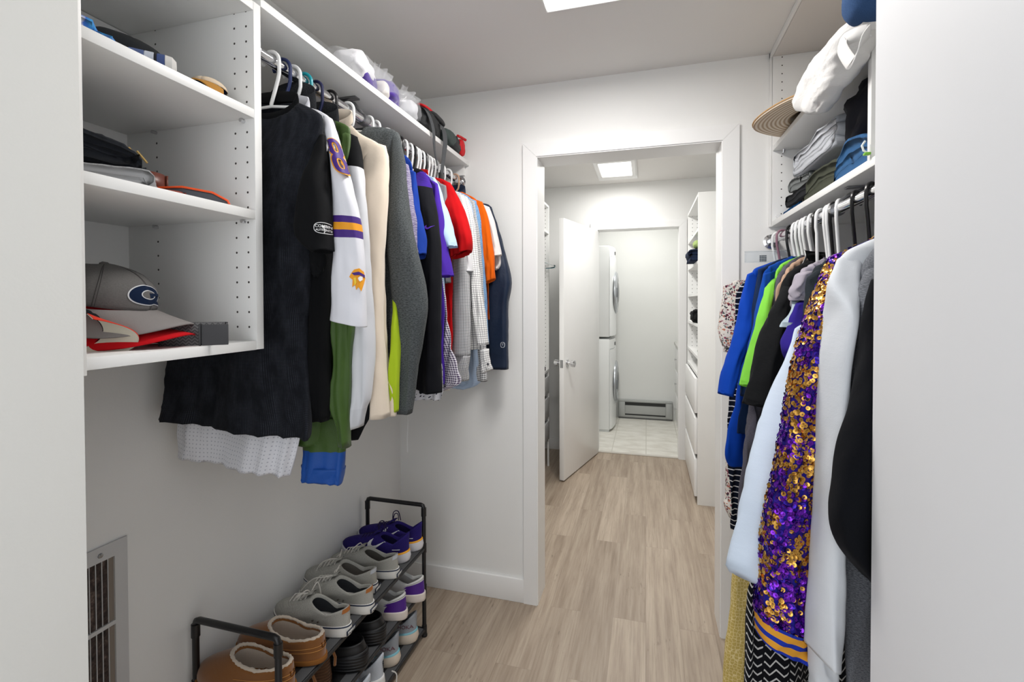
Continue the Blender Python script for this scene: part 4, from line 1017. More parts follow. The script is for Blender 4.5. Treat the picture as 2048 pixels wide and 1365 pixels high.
g.sleeve([(1672, 520, 1730, 492), (1657, 570, 1722, 560), (1654, 625, 1712, 640), (1647, 712, 1700, 720), (1638, 830, 1696, 835), (1632, 930, 1694, 940), (1626, 1040, 1690, 1050), (1620, 1130, 1688, 1145), (1614, 1220, 1684, 1240), (1612, 1296, 1678, 1326)], whs, .075, .04, fold=.009, freq=48, n=40, m=70, mirror=False)
g.sleeve([(1616, 1285, 1672, 1315), (1618, 1330, 1674, 1340), (1624, 1400, 1680, 1400)], whs, .045, .02, 'under_sleeve', False)
gh = fabric('54565b', '7f8288', 'heather')
g = Garment('R', 'sweater', 'long grey heather sweater partly behind the black one at the right edge', 'sweater', .925, .905, GR, None, None, seed=239, xt=.33)
g.body([(1830, 450), (1800, 465), (1765, 485), (1735, 520), (1722, 560), (1712, 640), (1700, 800), (1692, 960), (1684, 1100), (1682, 1200), (1688, 1300), (1690, 1420)], gh, .06, fold=.010, freq=40)
g.sleeve([(1736, 530, 1780, 515), (1720, 565, 1770, 560), (1706, 640, 1760, 640), (1697, 760, 1750, 760), (1690, 900, 1745, 900), (1684, 1020, 1740, 1020), (1680, 1110, 1738, 1110)], gh, .05, .03, mirror=False)
bk3 = fabric('0c0e13', rough=.85)
g = Garment('R', 'sweater', 'black sweater nearest at the right edge, its sleeve ending in a point', 'sweater', .885, .868, GR, None, None, seed=241, xt=.35)
g.body([(1850, 480), (1810, 500), (1775, 530), (1752, 580), (1745, 700), (1745, 900), (1745, 1080)], bk3, .04)
g.sleeve([(1744, 560, 1800, 545), (1722, 640, 1790, 640), (1706, 740, 1780, 740), (1692, 820, 1776, 820), (1676, 900, 1770, 900), (1662, 980, 1765, 980), (1658, 1035, 1762, 1040), (1670, 1085, 1760, 1090), (1696, 1125, 1758, 1140), (1733, 1160, 1756, 1175)], bk3, .06, .035, fold=.010, freq=40, n=40, m=60, mirror=False)
# extra hangers whose garments are hidden
def bare_hook(yh, col, label, side='R'):
    xh, z = (LRX, LRZ) if side == 'L' else (RRX, RRZ)
    pl = Plane(xh, yh, xh-.2 if side == 'R' else xh+.2, yh-.05)
    o = hanger(col, (xh, yh, z), pl, 'x', -1 if side == 'R' else 1, 'hangers on the right rod' if side == 'R' else 'hangers on the left rod', [(0, -.105), (.06, -.118), (.12, -.145), (.150, -.170)])
    o['label'] = label; return o
# clear clip hanger seen at the far end
ch = MB(); a = at(1492, 528, Y=1.93)
NTc = NT('clear_plastic'); NTc.col('f1f6f9'); NTc = NTc.set(.06, 0, Transmission_Weight=.9, IOR=1.25)
ch.box(.352, .505, 1.940, 1.9445, 1.523, 1.528, .001).box(.352, .505, 1.940, 1.9445, 1.563, 1.567, .001).box(.352, .357, 1.940, 1.9445, 1.527, 1.564, .001).box(.357, .505, 1.9415, 1.943, 1.527, 1.564); cc = finish(ch.build('clip_hanger', NTc), 'clear plastic clip hanger above the flowered blouse, size tag on it', 'hanger', 'hangers on the right rod')
k = MB()
for i in range(4):
    for j in range(4): k.box(.402+i*.006, .4065+i*.006, 1.937, 1.939, 1.527+j*.006, 1.5315+j*.006)
k.build('size_tag', plain('2a3a44', .5), cc)
# ================================================================ SHOES
def outline(L, W, Hw, n=40, toe=1.0, k=0.):
    """plan of a sole, heel at x=0, toe at x=L; returns (x, y) round the edge starting at the toe tip"""
    pts = []
    for i in range(n):
        a = 2*PI*i/n; c, s = math.cos(a), math.sin(a)
        x = L*(.5+.5*math.copysign(abs(c)**.82, c)); t = x/L
        prof = [(0, Hw), (.18, Hw), (.42, Hw*.92+(W-Hw)*.15), (.70, W), (.86, W*.93), (1, W*.80)]
        for (a0, b0), (a1, b1) in zip(prof, prof[1:]):
            if a0 <= t <= a1: w = b0+(b1-b0)*(.5-.5*math.cos(PI*(t-a0)/(a1-a0))); break
        y = w*math.copysign(abs(s)**.85, s)+k*math.sin(PI*t)*.004
        pts.append((x, y))
    return pts
def grid_mesh(name, loops, mats, parent, xf, midx=None, cap0=False, cap1=False, sm=True):
    n = len(loops[0]); verts = [xf @ Vector(p) for lp in loops for p in lp]; faces = []; mi = []
    uvs = []
    for j, lp in enumerate(loops):
        for i, p in enumerate(lp): uvs.append((i*.01+p[0]*.0, j*.01))
    uvs = [(p[0]+p[1], p[2]*1.0+p[1]*.3) for lp in loops for p in lp]
    for j in range(len(loops)-1):
        for i in range(n):
            faces.append((j*n+i, j*n+(i+1) % n, (j+1)*n+(i+1) % n, (j+1)*n+i))
            if midx: mi.append(midx(j, i, n, loops[j][i]))
    if cap0: faces.append(tuple(range(n))[::-1]); mi.append(0) if midx else None
    if cap1: faces.append(tuple((len(loops)-1)*n+i for i in range(n))); mi.append(0) if midx else None
    return link(name, verts, faces, mats, parent, uvs, sm, mi if midx else None)
def bez(p0, p1, p2, p3, t):
    u = 1-t; return p0*u**3+p1*3*u*u*t+p2*3*u*t*t+p3*t**3
def shoe(name, label, cat, group, pos, yaw, L=.285, W=.050, Hw=.036, sole=(.032, .022), rim=(.075, .062, .095), mouth=(.035, .50), rock=0., toeh=.05,
         c_up=None, c_sole=None, c_in=None, c_rim=None, lace=None, sole_bands=None, pitch=0., mouth_w=.84, flare=.0, fluff=False, up_idx=None, side=1, roll=0.):
    t_ = thing(name, pos, label, cat, group)
    xf = Matrix.Translation(Vector(pos)) @ Matrix.Rotation(PI+yaw, 4, 'Z') @ Matrix.Rotation(-pitch, 4, 'Y') @ Matrix.Rotation(roll, 4, 'X')
    n = 44; O_ = outline(L, W, Hw, n, k=side)
    def sh(x): return sole[0]+(sole[1]-sole[0])*(x/L)
    def base(x): t = x/L; return rock*(max(0, t-.68)/.32)**2*.9+rock*.35*(max(0, .12-t)/.12)**2
    loops = []
    for s_, hh in ((.955, 0), (1.0, .12), (1.0+flare, .45), (1.0, .86), (.985, 1.0), (.90, 1.0)):
        lp = []
        for x, y in O_:
            cx = L*.5; lp.append((cx+(x-cx)*(1-(1-s_)*.35), y*s_, base(x)+sh(x)*hh))
        loops.append(lp)
    so = grid_mesh('sole', loops, c_sole, t_, xf, sole_bands, cap0=True, cap1=True)
    # upper
    x0, x1 = mouth[0]*L, mouth[1]*L; xc = (x0+x1)/2; rx = (x1-x0)/2
    hh, hs, ht = rim; LP = [[] for _ in range(13)]; RM = []
    for i, (x, y) in enumerate(O_):
        a = 2*PI*i/n; c, s = math.cos(a), math.sin(a)
        P0 = Vector((L*.5+(x-L*.5)*.965, y*.93, base(x)+sh(x)*.9))
        ryy = Hw*mouth_w*(1+.12*c)
        Rx = xc+rx*math.copysign(abs(c)**.9, c); f = max(0., min(1., (Rx-x0)/(x1-x0)))
        z = hh+(hs-hh)*min(1, f/.42)**.9 if f < .42 else hs+(ht-hs)*((f-.42)/.58)**1.3
        R = Vector((Rx, ryy*math.copysign(abs(s)**.85, s), base(0)*0+sh(x)*0+z))
        d = R-P0; hor = Vector((d.x, d.y, 0))
        P1 = P0+Vector((0, 0, max(.014, min(d.z*.55, toeh))))-hor*.06
        if c > .35: P2 = R-hor*.45+Vector((0, 0, -d.z*.34))
        else: P2 = R-hor*.15+Vector((0, 0, -d.z*.35))
        for j in range(10): LP[j].append(tuple(bez(P0, P1, P2, R, j/9)))
        inn = Vector((xc, 0, R.z))-R; inn.z = 0; inn = inn.normalized() if inn.length > 0 else inn
        LP[10].append(tuple(R+inn*.004+Vector((0, 0, .002)))); LP[11].append(tuple(R+inn*.008-Vector((0, 0, .003)))); LP[12].append(tuple(R+inn*.009-Vector((0, 0, .010))))
        RM.append(R)
    def um(j, i, n_, p):
        if up_idx: return up_idx(j, i, n_, p)
        return 0
    up = grid_mesh('upper', LP, c_up, t_, xf, um)
    # lining and insole
    li = []
    for k_, zz in ((0, 0), (1, .5), (2, 1.)):
        lp = []
        for i, R in enumerate(RM):
            tx = Vector((xc, 0, 0)); zin = sole[0]*.75
            p = Vector((xc+(R.x-xc)*(.93+.25*zz*(1 if R.x > xc else 0)), R.y*(.80+.08*zz), R.z-.008+(zin-R.z+.008)*zz)); lp.append(tuple(p))
        li.append(lp)
    ln = grid_mesh('lining', li, c_in, t_, xf, None, cap1=True)
    if fluff:
        vs = []; fs = []; rnd = random.Random(3); K = 96; Q = 8
        for i in range(K):
            f = i/K*n; a, b = RM[int(f) % n], RM[(int(f)+1) % n]; R = a.lerp(b, f-int(f)); cen = Vector((xc, 0, R.z)); inn = (cen-R).normalized()
            for q in range(Q):
                an = 2*PI*q/Q; rr = .0048*(1+.35*rnd.uniform(-1, 1)); vs.append(xf @ (R+inn*(.006+rr*math.cos(an))+Vector((0, 0, rr*math.sin(an)+.001))))
        for i in range(K):
            for q in range(Q): fs.append((i*Q+q, i*Q+(q+1) % Q, ((i+1) % K)*Q+(q+1) % Q, ((i+1) % K)*Q+q))
        link('fleece_edge', vs, fs, c_in, t_)
    if c_rim is not None:
        # patch at the back of the collar
        mb = MB(); k0 = n//2; w_ = 4
        o = [RM[(k0+i) % n] for i in range(-w_, w_+1)]
        pts = [xf @ (p+Vector((-.002, 0, .002)))+Vector((0, 0, .001)) for p in o]; ptb = []
        for i in range(-w_, w_+1):
            q = Vector(LP[7][(k0+i) % n]); ptb.append(xf @ (q+(q-Vector((xc, 0, q.z))).normalized()*.0016))
        V = pts+ptb; m_ = len(pts); F = [(i, i+1, m_+i+1, m_+i) for i in range(m_-1)]
        link('heel_patch', V, F, c_rim, t_)
    if lace:
        lc, rows, bow = lace
        mb = []
        xs = [x1+.004+.0135*k for k in range(rows)]
        def surf(x, y):
            f = (x-x1)/(L*.97-x1); z = ht+(sole[1]+toeh*.75-ht)*min(1, max(0, f))**.8; return Vector((x, y, z+.004-abs(y)*.25))
        tg = grid_mesh('tongue', [[tuple(surf(x1-.012+.05*v, w*(.011+.006*v))+Vector((0, 0, (.014-.012*v)*(1 if v < .6 else .5)))) for w in (-1, -.5, 0, .5, 1)]+[tuple(surf(x1-.012+.05*v, w*(.011+.006*v))+Vector((0, 0, (.014-.012*v)*(1 if v < .6 else .5)-.004))) for w in (1, .5, 0, -.5, -1)] for v in (0, .25, .5, .75, 1)], c_up[0] if isinstance(c_up, (list, tuple)) else c_up, t_, xf)
        for k, x in enumerate(xs):
            w = .015+.0012*k; p = [xf @ (surf(x, -w)+Vector((0, 0, -.002))), xf @ (surf(x+.003, -w*.5)+Vector((0, 0, .004))), xf @ (surf(x+.005, 0)+Vector((0, 0, .0055))), xf @ (surf(x+.007, w*.5)+Vector((0, 0, .004))), xf @ (surf(x+.010, w)+Vector((0, 0, -.002)))]
            MB().tube(p, .0019, 6).build('lace', lc, t_, True)
        for bp in bow:
            P = [xf @ (surf(x1+.004, 0)+Vector(q)) for q in bp]; R = catmull([tuple(p)*2 for p in P], 22)
            MB().tube([Vector(r[0:3]) for r in R], .0019, 6).build('lace', lc, t_, True)
    return t_, xf, dict(so=so, up=up, RM=RM, LP=LP, L=L, O=O_)
def on_side(xf, p, parent, s, size, m, side=-1, ext=.0012, heel=False, lean=0., tgt=None, down=False):
    """lettering on the heel or flank"""
    R3 = xf.to_3x3()
    if heel: xd = R3 @ Vector((lean, -1, 0)); yd = Vector((0, 0, 1))
    else: xd = R3 @ Vector((side, 0, 0)); yd = Vector((0, 0, 1))
    if down: xd, yd = -yd+xd*.25, xd+yd*.25
    o = text('lettering', s, size, m, parent, xf @ Vector(p), xd, yd, ext*.5, .0001)
    d = R3 @ (Vector((1, 0, 0)) if heel else Vector((0, -math.copysign(1, p[1]), 0)))
    return wrap(o, tgt, d, .0005, far=.05) if tgt else o
# rack
RXF, RXB, RY0, RY1, RZT = -.880, -1.143, .967, 1.771, .545
rk = thing('shoe_rack', (-1.01, 1.37, 0), 'black tubular metal shoe rack against the left wall, three tiers of shoes', 'shoe rack')
BT = plain('19191b', .35)
for yy in (RY0, RY1):
    e = .012
    MB().tube([(RXF, yy, .004), (RXF, yy, RZT-e), (RXF-.004, yy, RZT-.003), (RXF-e, yy, RZT), (RXB+e, yy, RZT), (RXB+.004, yy, RZT-.003), (RXB, yy, RZT-e), (RXB, yy, .004)], .0085, 14).build('end_frame', BT, rk, True)
    for x in (RXF, RXB):
        for z0, z1 in ((RZT-.045, RZT-.012), (.35, .385), (.18, .215), (.012, .045)):
            MB().tube([(x, yy, z0), (x, yy, z1)], .0108, 14).build('joint', BT, rk, True)
        MB().lathe([(.012, 0), (.012, .008), (.009, .012)], (x, yy, .002), 'z', 14).build('foot', plain('101010', .6), rk, True)
TZ = (.365, .197, .030)
for z in TZ:
    for x in (RXF, RXB): MB().tube([(x, RY0, z), (x, RY1, z)], .0075, 12).build('rail', BT, rk, True)
    for yy in (RY0, RY1): MB().tube([(RXF, yy, z), (RXB, yy, z)], .006, 10).build('rail', BT, rk, True)
    sh_ = B('tier_cloth', RXB+.006, RXF+.002, RY0+.012, RY1-.012, z+.0078, z+.0092, fabric('151517', rough=.7), rk)
    B('cloth_edge', RXF-.030, RXF+.0025, RY0+.013, RY1-.013, z+.0092, z+.0098, fabric('5b5c5e'), rk)
Z0, Z1, Z2 = TZ[0]+.0105, TZ[1]+.0105, TZ[2]+.0105
GS1, GS2, GS3 = 'shoes on the top tier of the rack', 'shoes on the middle tier of the rack', 'shoes on the bottom tier of the rack'
suede = fabric('85562c', '7b4a1f', rough=.9, sheen=.4); fleece = fabric('cdbfae', rough=1., sheen=.6, wb=.9)
tan_st = fabric('c08a4e')
for (pos, yaw, lb, pt) in (((-.872, 1.015, Z0+.002), .10, 'tan suede slipper with fleece lining, nearest on the rack behind the frame', .0), ((-.862, 1.125, Z0+.002), .05, 'tan suede slipper with fleece lining, second from the near frame', 0.)):
    t_, xf, d = shoe('slipper', lb, 'slipper', GS1, pos, yaw, L=.290, W=.056, Hw=.044, sole=(.014, .012), rim=(.070, .062, .086), mouth=(.03, .62), toeh=.070, c_up=[suede], c_sole=fabric('8a5a2c'), c_in=fleece, fluff=True, mouth_w=.92)
    for h in (.052, .060):
        pts = [xf @ (Vector(d['LP'][3 if h < .055 else 5][(i) % 44])+(Vector(d['LP'][4][i % 44])-Vector((.12, 0, .04))).normalized()*.001) for i in range(10, 35)]
        MB().tube(pts, .0008, 5).build('stitching', tan_st, d['up'], True)
    on_side(xf, (.009, -.014, .045), d['up'], 'UGG', .022, fabric('6a3f18'), heel=True, ext=.0015, tgt=d['up'])
canvas = fabric('9b9a94', 'b0afa8', 'heather'); rub = plain('e6e4de', .45); navy_l = plain('1b2740', .5); tanl = plain('a9672e', .55); dkin = fabric('35373b')
lacec = fabric('cfccc5'); stripe_i = lambda j, i, n_, p: 1 if j == 3 else 0
def canvas_shoe(pos, yaw, lb, patch, side, bow, inn=dkin):
    t_, xf, d = shoe('canvas_sneaker', lb, 'shoe', GS1, pos, yaw, L=.288, W=.050, Hw=.037, sole=(.033, .026), rim=(.082, .062, .092), mouth=(.03, .50), toeh=.045, c_up=[canvas], c_sole=[rub, navy_l], c_in=inn, c_rim=patch,
        sole_bands=lambda j, i, n_, p: 1 if j == 3 else 0, lace=(lacec, 5, bow), side=side)
    tg = MB().box(-.001, .0015, -.020, .020, .008, .021, .0004); bmesh.ops.transform(tg.bm, matrix=xf @ Matrix.Translation((-.0015, -.0, 0)), verts=tg.bm.verts)
    lb_ = tg.build('heel_label', plain('1c2740', .5), d['so'])
    on_side(xf, (-.0028, 0, .0145), lb_, 'SPERRY', .0098, plain('f0efea', .5), heel=True)
    for x in (.085, .105):
        for s_ in (-1, 1):
            q = xf @ Vector((x, s_*.0415, .047)); MB().lathe([(.0028, -.002), (.0028, .002), (.0015, .002)], q, 'y', 10).build('eyelet', plain('75736e', .4, .8), d['up'])
    return t_, xf, d
B1 = [[(0, 0, .004), (-.004, .022, .026), (.012, .045, .014), (.020, .020, .008), (0, 0, .004)], [(0, 0, .004), (-.010, -.018, .030), (-.012, -.030, -.010), (-.006, -.032, -.030)]]
B2 = [[(0, 0, .004), (.010, .030, .012), (.05, .045, .006), (.085, .060, -.03)], [(0, 0, .004), (-.002, -.022, .024), (.010, -.040, .006), (.014, -.018, .004), (0, 0, .004)]]
B3 = [[(0, 0, .004), (.015, .030, .018), (.045, .038, .004), (.06, .045, -.02)], [(0, 0, .004), (.006, -.026, .022), (.020, -.040, .0), (.018, -.012, .002)]]
canvas_shoe((-.858, 1.235, Z0), -.05, 'grey canvas sneaker with tan leather heel patch, right behind the slippers', tanl, 1, B1)
canvas_shoe((-.848, 1.345, Z0), -.02, 'grey canvas sneaker with tan heel patch, second behind the slippers', tanl, -1, B2)
whb = fabric('c8cdd4', '5f6f86', 'vstripe', 2.)
canvas_shoe((-.895, 1.445, Z0), .06, 'grey canvas sneaker with striped heel tape, left one before the purple runners', whb, 1, B3, fabric('6c6862'))
canvas_shoe((-.868, 1.545, Z0), .05, 'grey canvas sneaker with striped heel tape, right beside the purple runners', whb, -1, B1[:1], fabric('5f5c57'))
pknit = fabric('231a5c', '2f2470', 'heather', rough=.75); psole = plain('dcdbe0', .4); gold = plain('f0a81c', .45); pin = fabric('1c1740')
for pos, yaw, lb, sd in (((-.880, 1.650, Z0), .05, 'dark purple running shoe with white tick and gold heel, nearer of the pair', 1), ((-.872, 1.742, Z0), .02, 'dark purple running shoe at the far end of the top tier', -1)):
    t_, xf, d = shoe('running_shoe', lb, 'shoe', GS1, pos, yaw, L=.292, W=.050, Hw=.038, sole=(.042, .028), rim=(.112, .072, .098), mouth=(.01, .44), rock=.018, toeh=.042, flare=.06, c_up=[pknit], c_sole=[psole, gold], c_in=pin,
        sole_bands=lambda j, i, n_, p: 1 if (j >= 3 and p[0] < .12) else 0, lace=(fabric('2c2348'), 5, [[(0, 0, .004), (-.01, .012, .045), (-.03, .01, .050), (-.038, .004, .012)], [(0, 0, .004), (-.004, -.01, .028), (-.016, -.014, .026), (-.02, -.012, .002)]]))
    for s_ in (1, -1):
        xd = xf.to_3x3() @ Vector((-1, 0, 0)); nd = xf.to_3x3() @ Vector((0, s_, 0))
        sw = swoosh(xf @ Vector((.122, s_*.0435, .068)), -xd if False else xd, Vector((0, 0, 1)), nd, .038, plain('e8e9ee', .4), d['up'], 'side_tick', .0006); wrap(sw, d['up'], -nd, .0006, far=.05)
        b = MB().box(.030, .058, s_*.0405-.0008, s_*.0405+.0008, .053, .0555, .0003); bmesh.ops.transform(b.bm, matrix=xf, verts=b.bm.verts); wrap(b.build('reflector', plain('d8dade', .3), d['up']), d['up'], -nd, .0004, far=.05)
# middle tier
wl = plain('d9d9d6', .45); pl_ = plain('4c1e86', .45)
for pos, yaw, lb in (((-.852, 1.575, Z1), .03, 'white sneaker with purple heel and cream sole, nearer of the pair on the middle tier'), ((-.835, 1.690, Z1), .03, 'white sneaker with purple heel, beside the far leg of the rack')):
    t_, xf, d = shoe('leather_sneaker', lb, 'shoe', GS2, pos, yaw, L=.290, W=.050, Hw=.038, sole=(.032, .026), rim=(.092, .068, .094), mouth=(.03, .46), toeh=.045, c_up=[wl, pl_], c_sole=plain('ddd3cb', .5), c_in=fabric('b4b3b2'),
        up_idx=lambda j, i, n_, p: 1 if (p[0] < .085 and j < 7) else 0, lace=(fabric('f2a31e'), 4, []))
    pts = [xf @ (Vector(d['LP'][8][i % 44])+Vector((-.001, 0, .001))) for i in range(12, 33)]
    MB().tube(pts, .0007, 5).build('stitching', plain('777777', .6), d['up'], True)
cb = plain('111113', .45)
for pos, yaw, lb in (((-.862, 1.325, Z1), .05, 'black rubber clog with thick grooved heel, nearer one'), ((-.868, 1.445, Z1), .05, 'black rubber clog with thick grooved heel, left of the purple heeled sneakers')):
    t_, xf, d = shoe('clog', lb, 'clog', GS2, pos, yaw, L=.285, W=.056, Hw=.046, sole=(.058, .030), rim=(.082, .078, .100), mouth=(.05, .52), toeh=.055, flare=.05, c_up=[cb], c_sole=cb, c_in=plain('1d1d20', .6), mouth_w=.84)
    for k in range(5):
        z = .010+k*.0095
        pts = [xf @ (Vector((x, y, z))+Vector((x-.1425, y, 0)).normalized()*.0015) for x, y in d['O'] if x < .12]
        pts = sorted(pts, key=lambda p: p.y); MB().tube(pts, .0016, 5).build('groove', plain('1b1b1e', .4), d['so'], True)
br = fabric('5e4330', '47301f', rough=.85, sheen=.2)
for pos, yaw, lb in (((-.905, 1.115, Z1), .04, 'brown ribbed shoe heel with pull tab, nearer one under the slippers'), ((-.915, 1.215, Z1), .04, 'brown ribbed shoe heel, left of the black clogs')):
    t_, xf, d = shoe('ankle_shoe', lb, 'shoe', GS2, pos, yaw, L=.250, W=.048, Hw=.040, sole=(.022, .018), rim=(.120, .098, .110), mouth=(.05, .42), toeh=.045, c_up=[br], c_sole=fabric('3e2d22'), c_in=fabric('2a1e17'), mouth_w=.8)
    for k in range(9):
        f = k+1; pts = []
        for i in range(14, 31):
            a = Vector(d['LP'][min(9, int(f*.9))][i]); pts.append(xf @ (Vector((a.x-.0015, a.y*1.02, .030+k*.0085))))
        MB().tube(pts, .0018, 5).build('rib', fabric('6a4d38'), d['up'], True)
    MB().tube([xf @ Vector((.010, 0, .118)), xf @ Vector((-.006, 0, .128)), xf @ Vector((-.016, 0, .105)), xf @ Vector((-.014, 0, .080))], .0045, 6).build('pull_tab', suede, d['up'], True)
# bottom tier
hk = fabric('a5aab0', '8d9299', 'heather'); aqua = plain('7fb9c6', .5); hs_ = plain('ddd0bf', .5)
for pos, yaw, lb in (((-.878, 1.560, Z2), .03, 'grey running shoe with aqua midsole band, nearer of the pair on the bottom tier'), ((-.868, 1.685, Z2), .03, 'grey running shoe with aqua midsole band, next to the far rack leg')):
    t_, xf, d = shoe('running_shoe', lb, 'shoe', GS3, pos, yaw, L=.285, W=.050, Hw=.041, sole=(.046, .032), rim=(.118, .074, .095), mouth=(.01, .44), rock=.016, toeh=.036, flare=.08, c_up=[hk], c_sole=[hs_, aqua], c_in=fabric('5f6368'),
        sole_bands=lambda j, i, n_, p: 1 if j >= 3 else 0, lace=(lacec, 4, []))
    on_side(xf, (.038, -.0425, .068), d['up'], 'HOKA', .020, plain('6e4a52', .6), side=1, tgt=d['up'])
    on_side(xf, (.038, .0425, .068), d['up'], 'HOKA', .020, plain('6e4a52', .6), side=-1, tgt=d['up'])
wh_ = fabric('cdd2d8', 'b7bec8', 'heather')
for pos, yaw, lb in (((-.862, 1.345, Z2), .03, 'white running shoe with dark heel lettering, nearest on the bottom tier'), ((-.870, 1.440, Z2), .03, 'white running shoe with dark heel lettering, beside the grey and aqua pair')):
    t_, xf, d = shoe('running_shoe', lb, 'shoe', GS3, pos, yaw, L=.285, W=.050, Hw=.039, sole=(.044, .030), rim=(.125, .076, .095), mouth=(.01, .44), rock=.015, toeh=.036, flare=.05, c_up=[wh_], c_sole=plain('e3e3e1', .5), c_in=fabric('8f959c'), lace=(lacec, 4, []))
    o = on_side(xf, (.004, -.004, .088), d['up'], 'vado', .017, plain('2a2c30', .6), heel=True, tgt=d['up'], down=True)
# hanging laces over the front rail
for (y, z0, n_) in ((1.50, .07, 'pale shoelace end hanging over the bottom rail'), ):
    pts = catmull([tuple(Vector(p))*2 for p in [(-.875, y, .060), (-.858, y+.004, .050), (-.852, y-.01, .020), (-.848, y-.03, .002+.002)]], 12)
    MB().tube([Vector(r[0:3]) for r in pts], .0022, 6).build('lace', lacec, t_, True)

# ================================================================ THINGS ON THE SHELVES
def pillow(name, c, r, m, parent=None, yaw=0., e=.6, nz=.15, f=9., seed=0, nu=40, nv=24, tilt=0., tx=0.):
    vs = []; fs = []; uv = []
    M_ = Matrix.Rotation(yaw, 3, 'Z') @ Matrix.Rotation(tilt, 3, 'Y') @ Matrix.Rotation(tx, 3, 'X')
    def pw(v, k): return math.copysign(abs(v)**k, v)
    for j in range(nv+1):
        ph = -PI/2+PI*j/nv
        for i in range(nu+1):
            th = 2*PI*i/nu; p = Vector((r[0]*pw(math.cos(ph), e)*pw(math.cos(th), e), r[1]*pw(math.cos(ph), e)*pw(math.sin(th), e), r[2]*pw(math.sin(ph), e)))
            ii = i % nu; q = Vector((p.x*f*3+seed, p.y*f*3, p.z*f*6)); d = noise.noise(q)+.5*noise.noise(q*2.3)
            p *= 1+nz*d; vs.append(Vector(c)+M_ @ p); uv.append((th*r[0], ph*r[2]*2))
    for j in range(nv):
        for i in range(nu): a = j*(nu+1)+i; fs.append((a, a+1, a+nu+2, a+nu+1))
    return link(name, vs, fs, m, parent, uv)
def folded(name, c, sx, sy, h, layers, m, yaw=0., seed=0, wob=.006, parent=None, sag=0.):
    """a garment folded back and forth: zigzag sheet with thickness, c = middle of its underside"""
    rnd = random.Random(seed); th = h/layers; pth = []
    for k in range(layers):
        z = th*(k+.5); a, b = (-sx/2, sx/2) if k % 2 == 0 else (sx/2, -sx/2); sh = rnd.uniform(-.012, .012)
        for i in range(11):
            t = i/10; x = a+(b-a)*t; pth.append((x+sh*(1 if t > .5 else -1), z))
        if k < layers-1:
            for q in (-60, -20, 20, 60):
                an = math.radians(q); s_ = 1 if k % 2 == 0 else -1
                pth.append((b+s_*th*.5*math.cos(an), z+th*.5+th*.5*math.sin(an)))
    T = th*.49; top = []; bot = []
    for i, (x, z) in enumerate(pth):
        a = pth[max(i-1, 0)]; b = pth[min(i+1, len(pth)-1)]; dx, dz = b[0]-a[0], b[1]-a[1]; l = math.hypot(dx, dz) or 1; nx, nz_ = -dz/l, dx/l
        top.append((x+nx*T, z+nz_*T)); bot.append((x-nx*T, z-nz_*T))
    ring = top+bot[::-1]; ny = 18; vs = []; fs = []; uv = []; R_ = Matrix.Rotation(yaw, 3, 'Z')
    for j in range(ny+1):
        t = -1+2*j/ny; y = sy/2*math.copysign(abs(math.sin(t*PI/2))**.9, t); edge = 1-.5*max(0, (abs(t)-.82)/.18)**2
        for i, (x, z) in enumerate(ring):
            q = Vector((x*14+seed, y*14, z*20)); d = noise.noise(q)*wob+noise.noise(q*2.5)*wob*.4
            zz = h/2+(z-h/2)*(1-.18*(1-edge)*2)+d-sag*(x/sx*2)**2*(1 if z > h*.4 else 0)
            if z < th*.6: zz = max(zz, .0005)
            vs.append(Vector(c)+R_ @ Vector((x*(.985+.015*edge)+d*.6, y, max(zz, .0004)))); uv.append((y, i*.004))
    n_ = len(ring)
    for j in range(ny):
        for i in range(n_): fs.append((j*n_+i, j*n_+(i+1) % n_, (j+1)*n_+(i+1) % n_, (j+1)*n_+i))
    for j, s_ in ((0, 1), (ny, -1)):
        k = len(top)
        for i in range(k-1):
            a, b, c_, d_2 = i, i+1, n_-2-i, n_-1-i; q = (a, b, c_, d_2); fs.append(tuple(j*n_+v for v in (q if s_ > 0 else q[::-1])))
    return link(name, vs, fs, m, parent, uv)
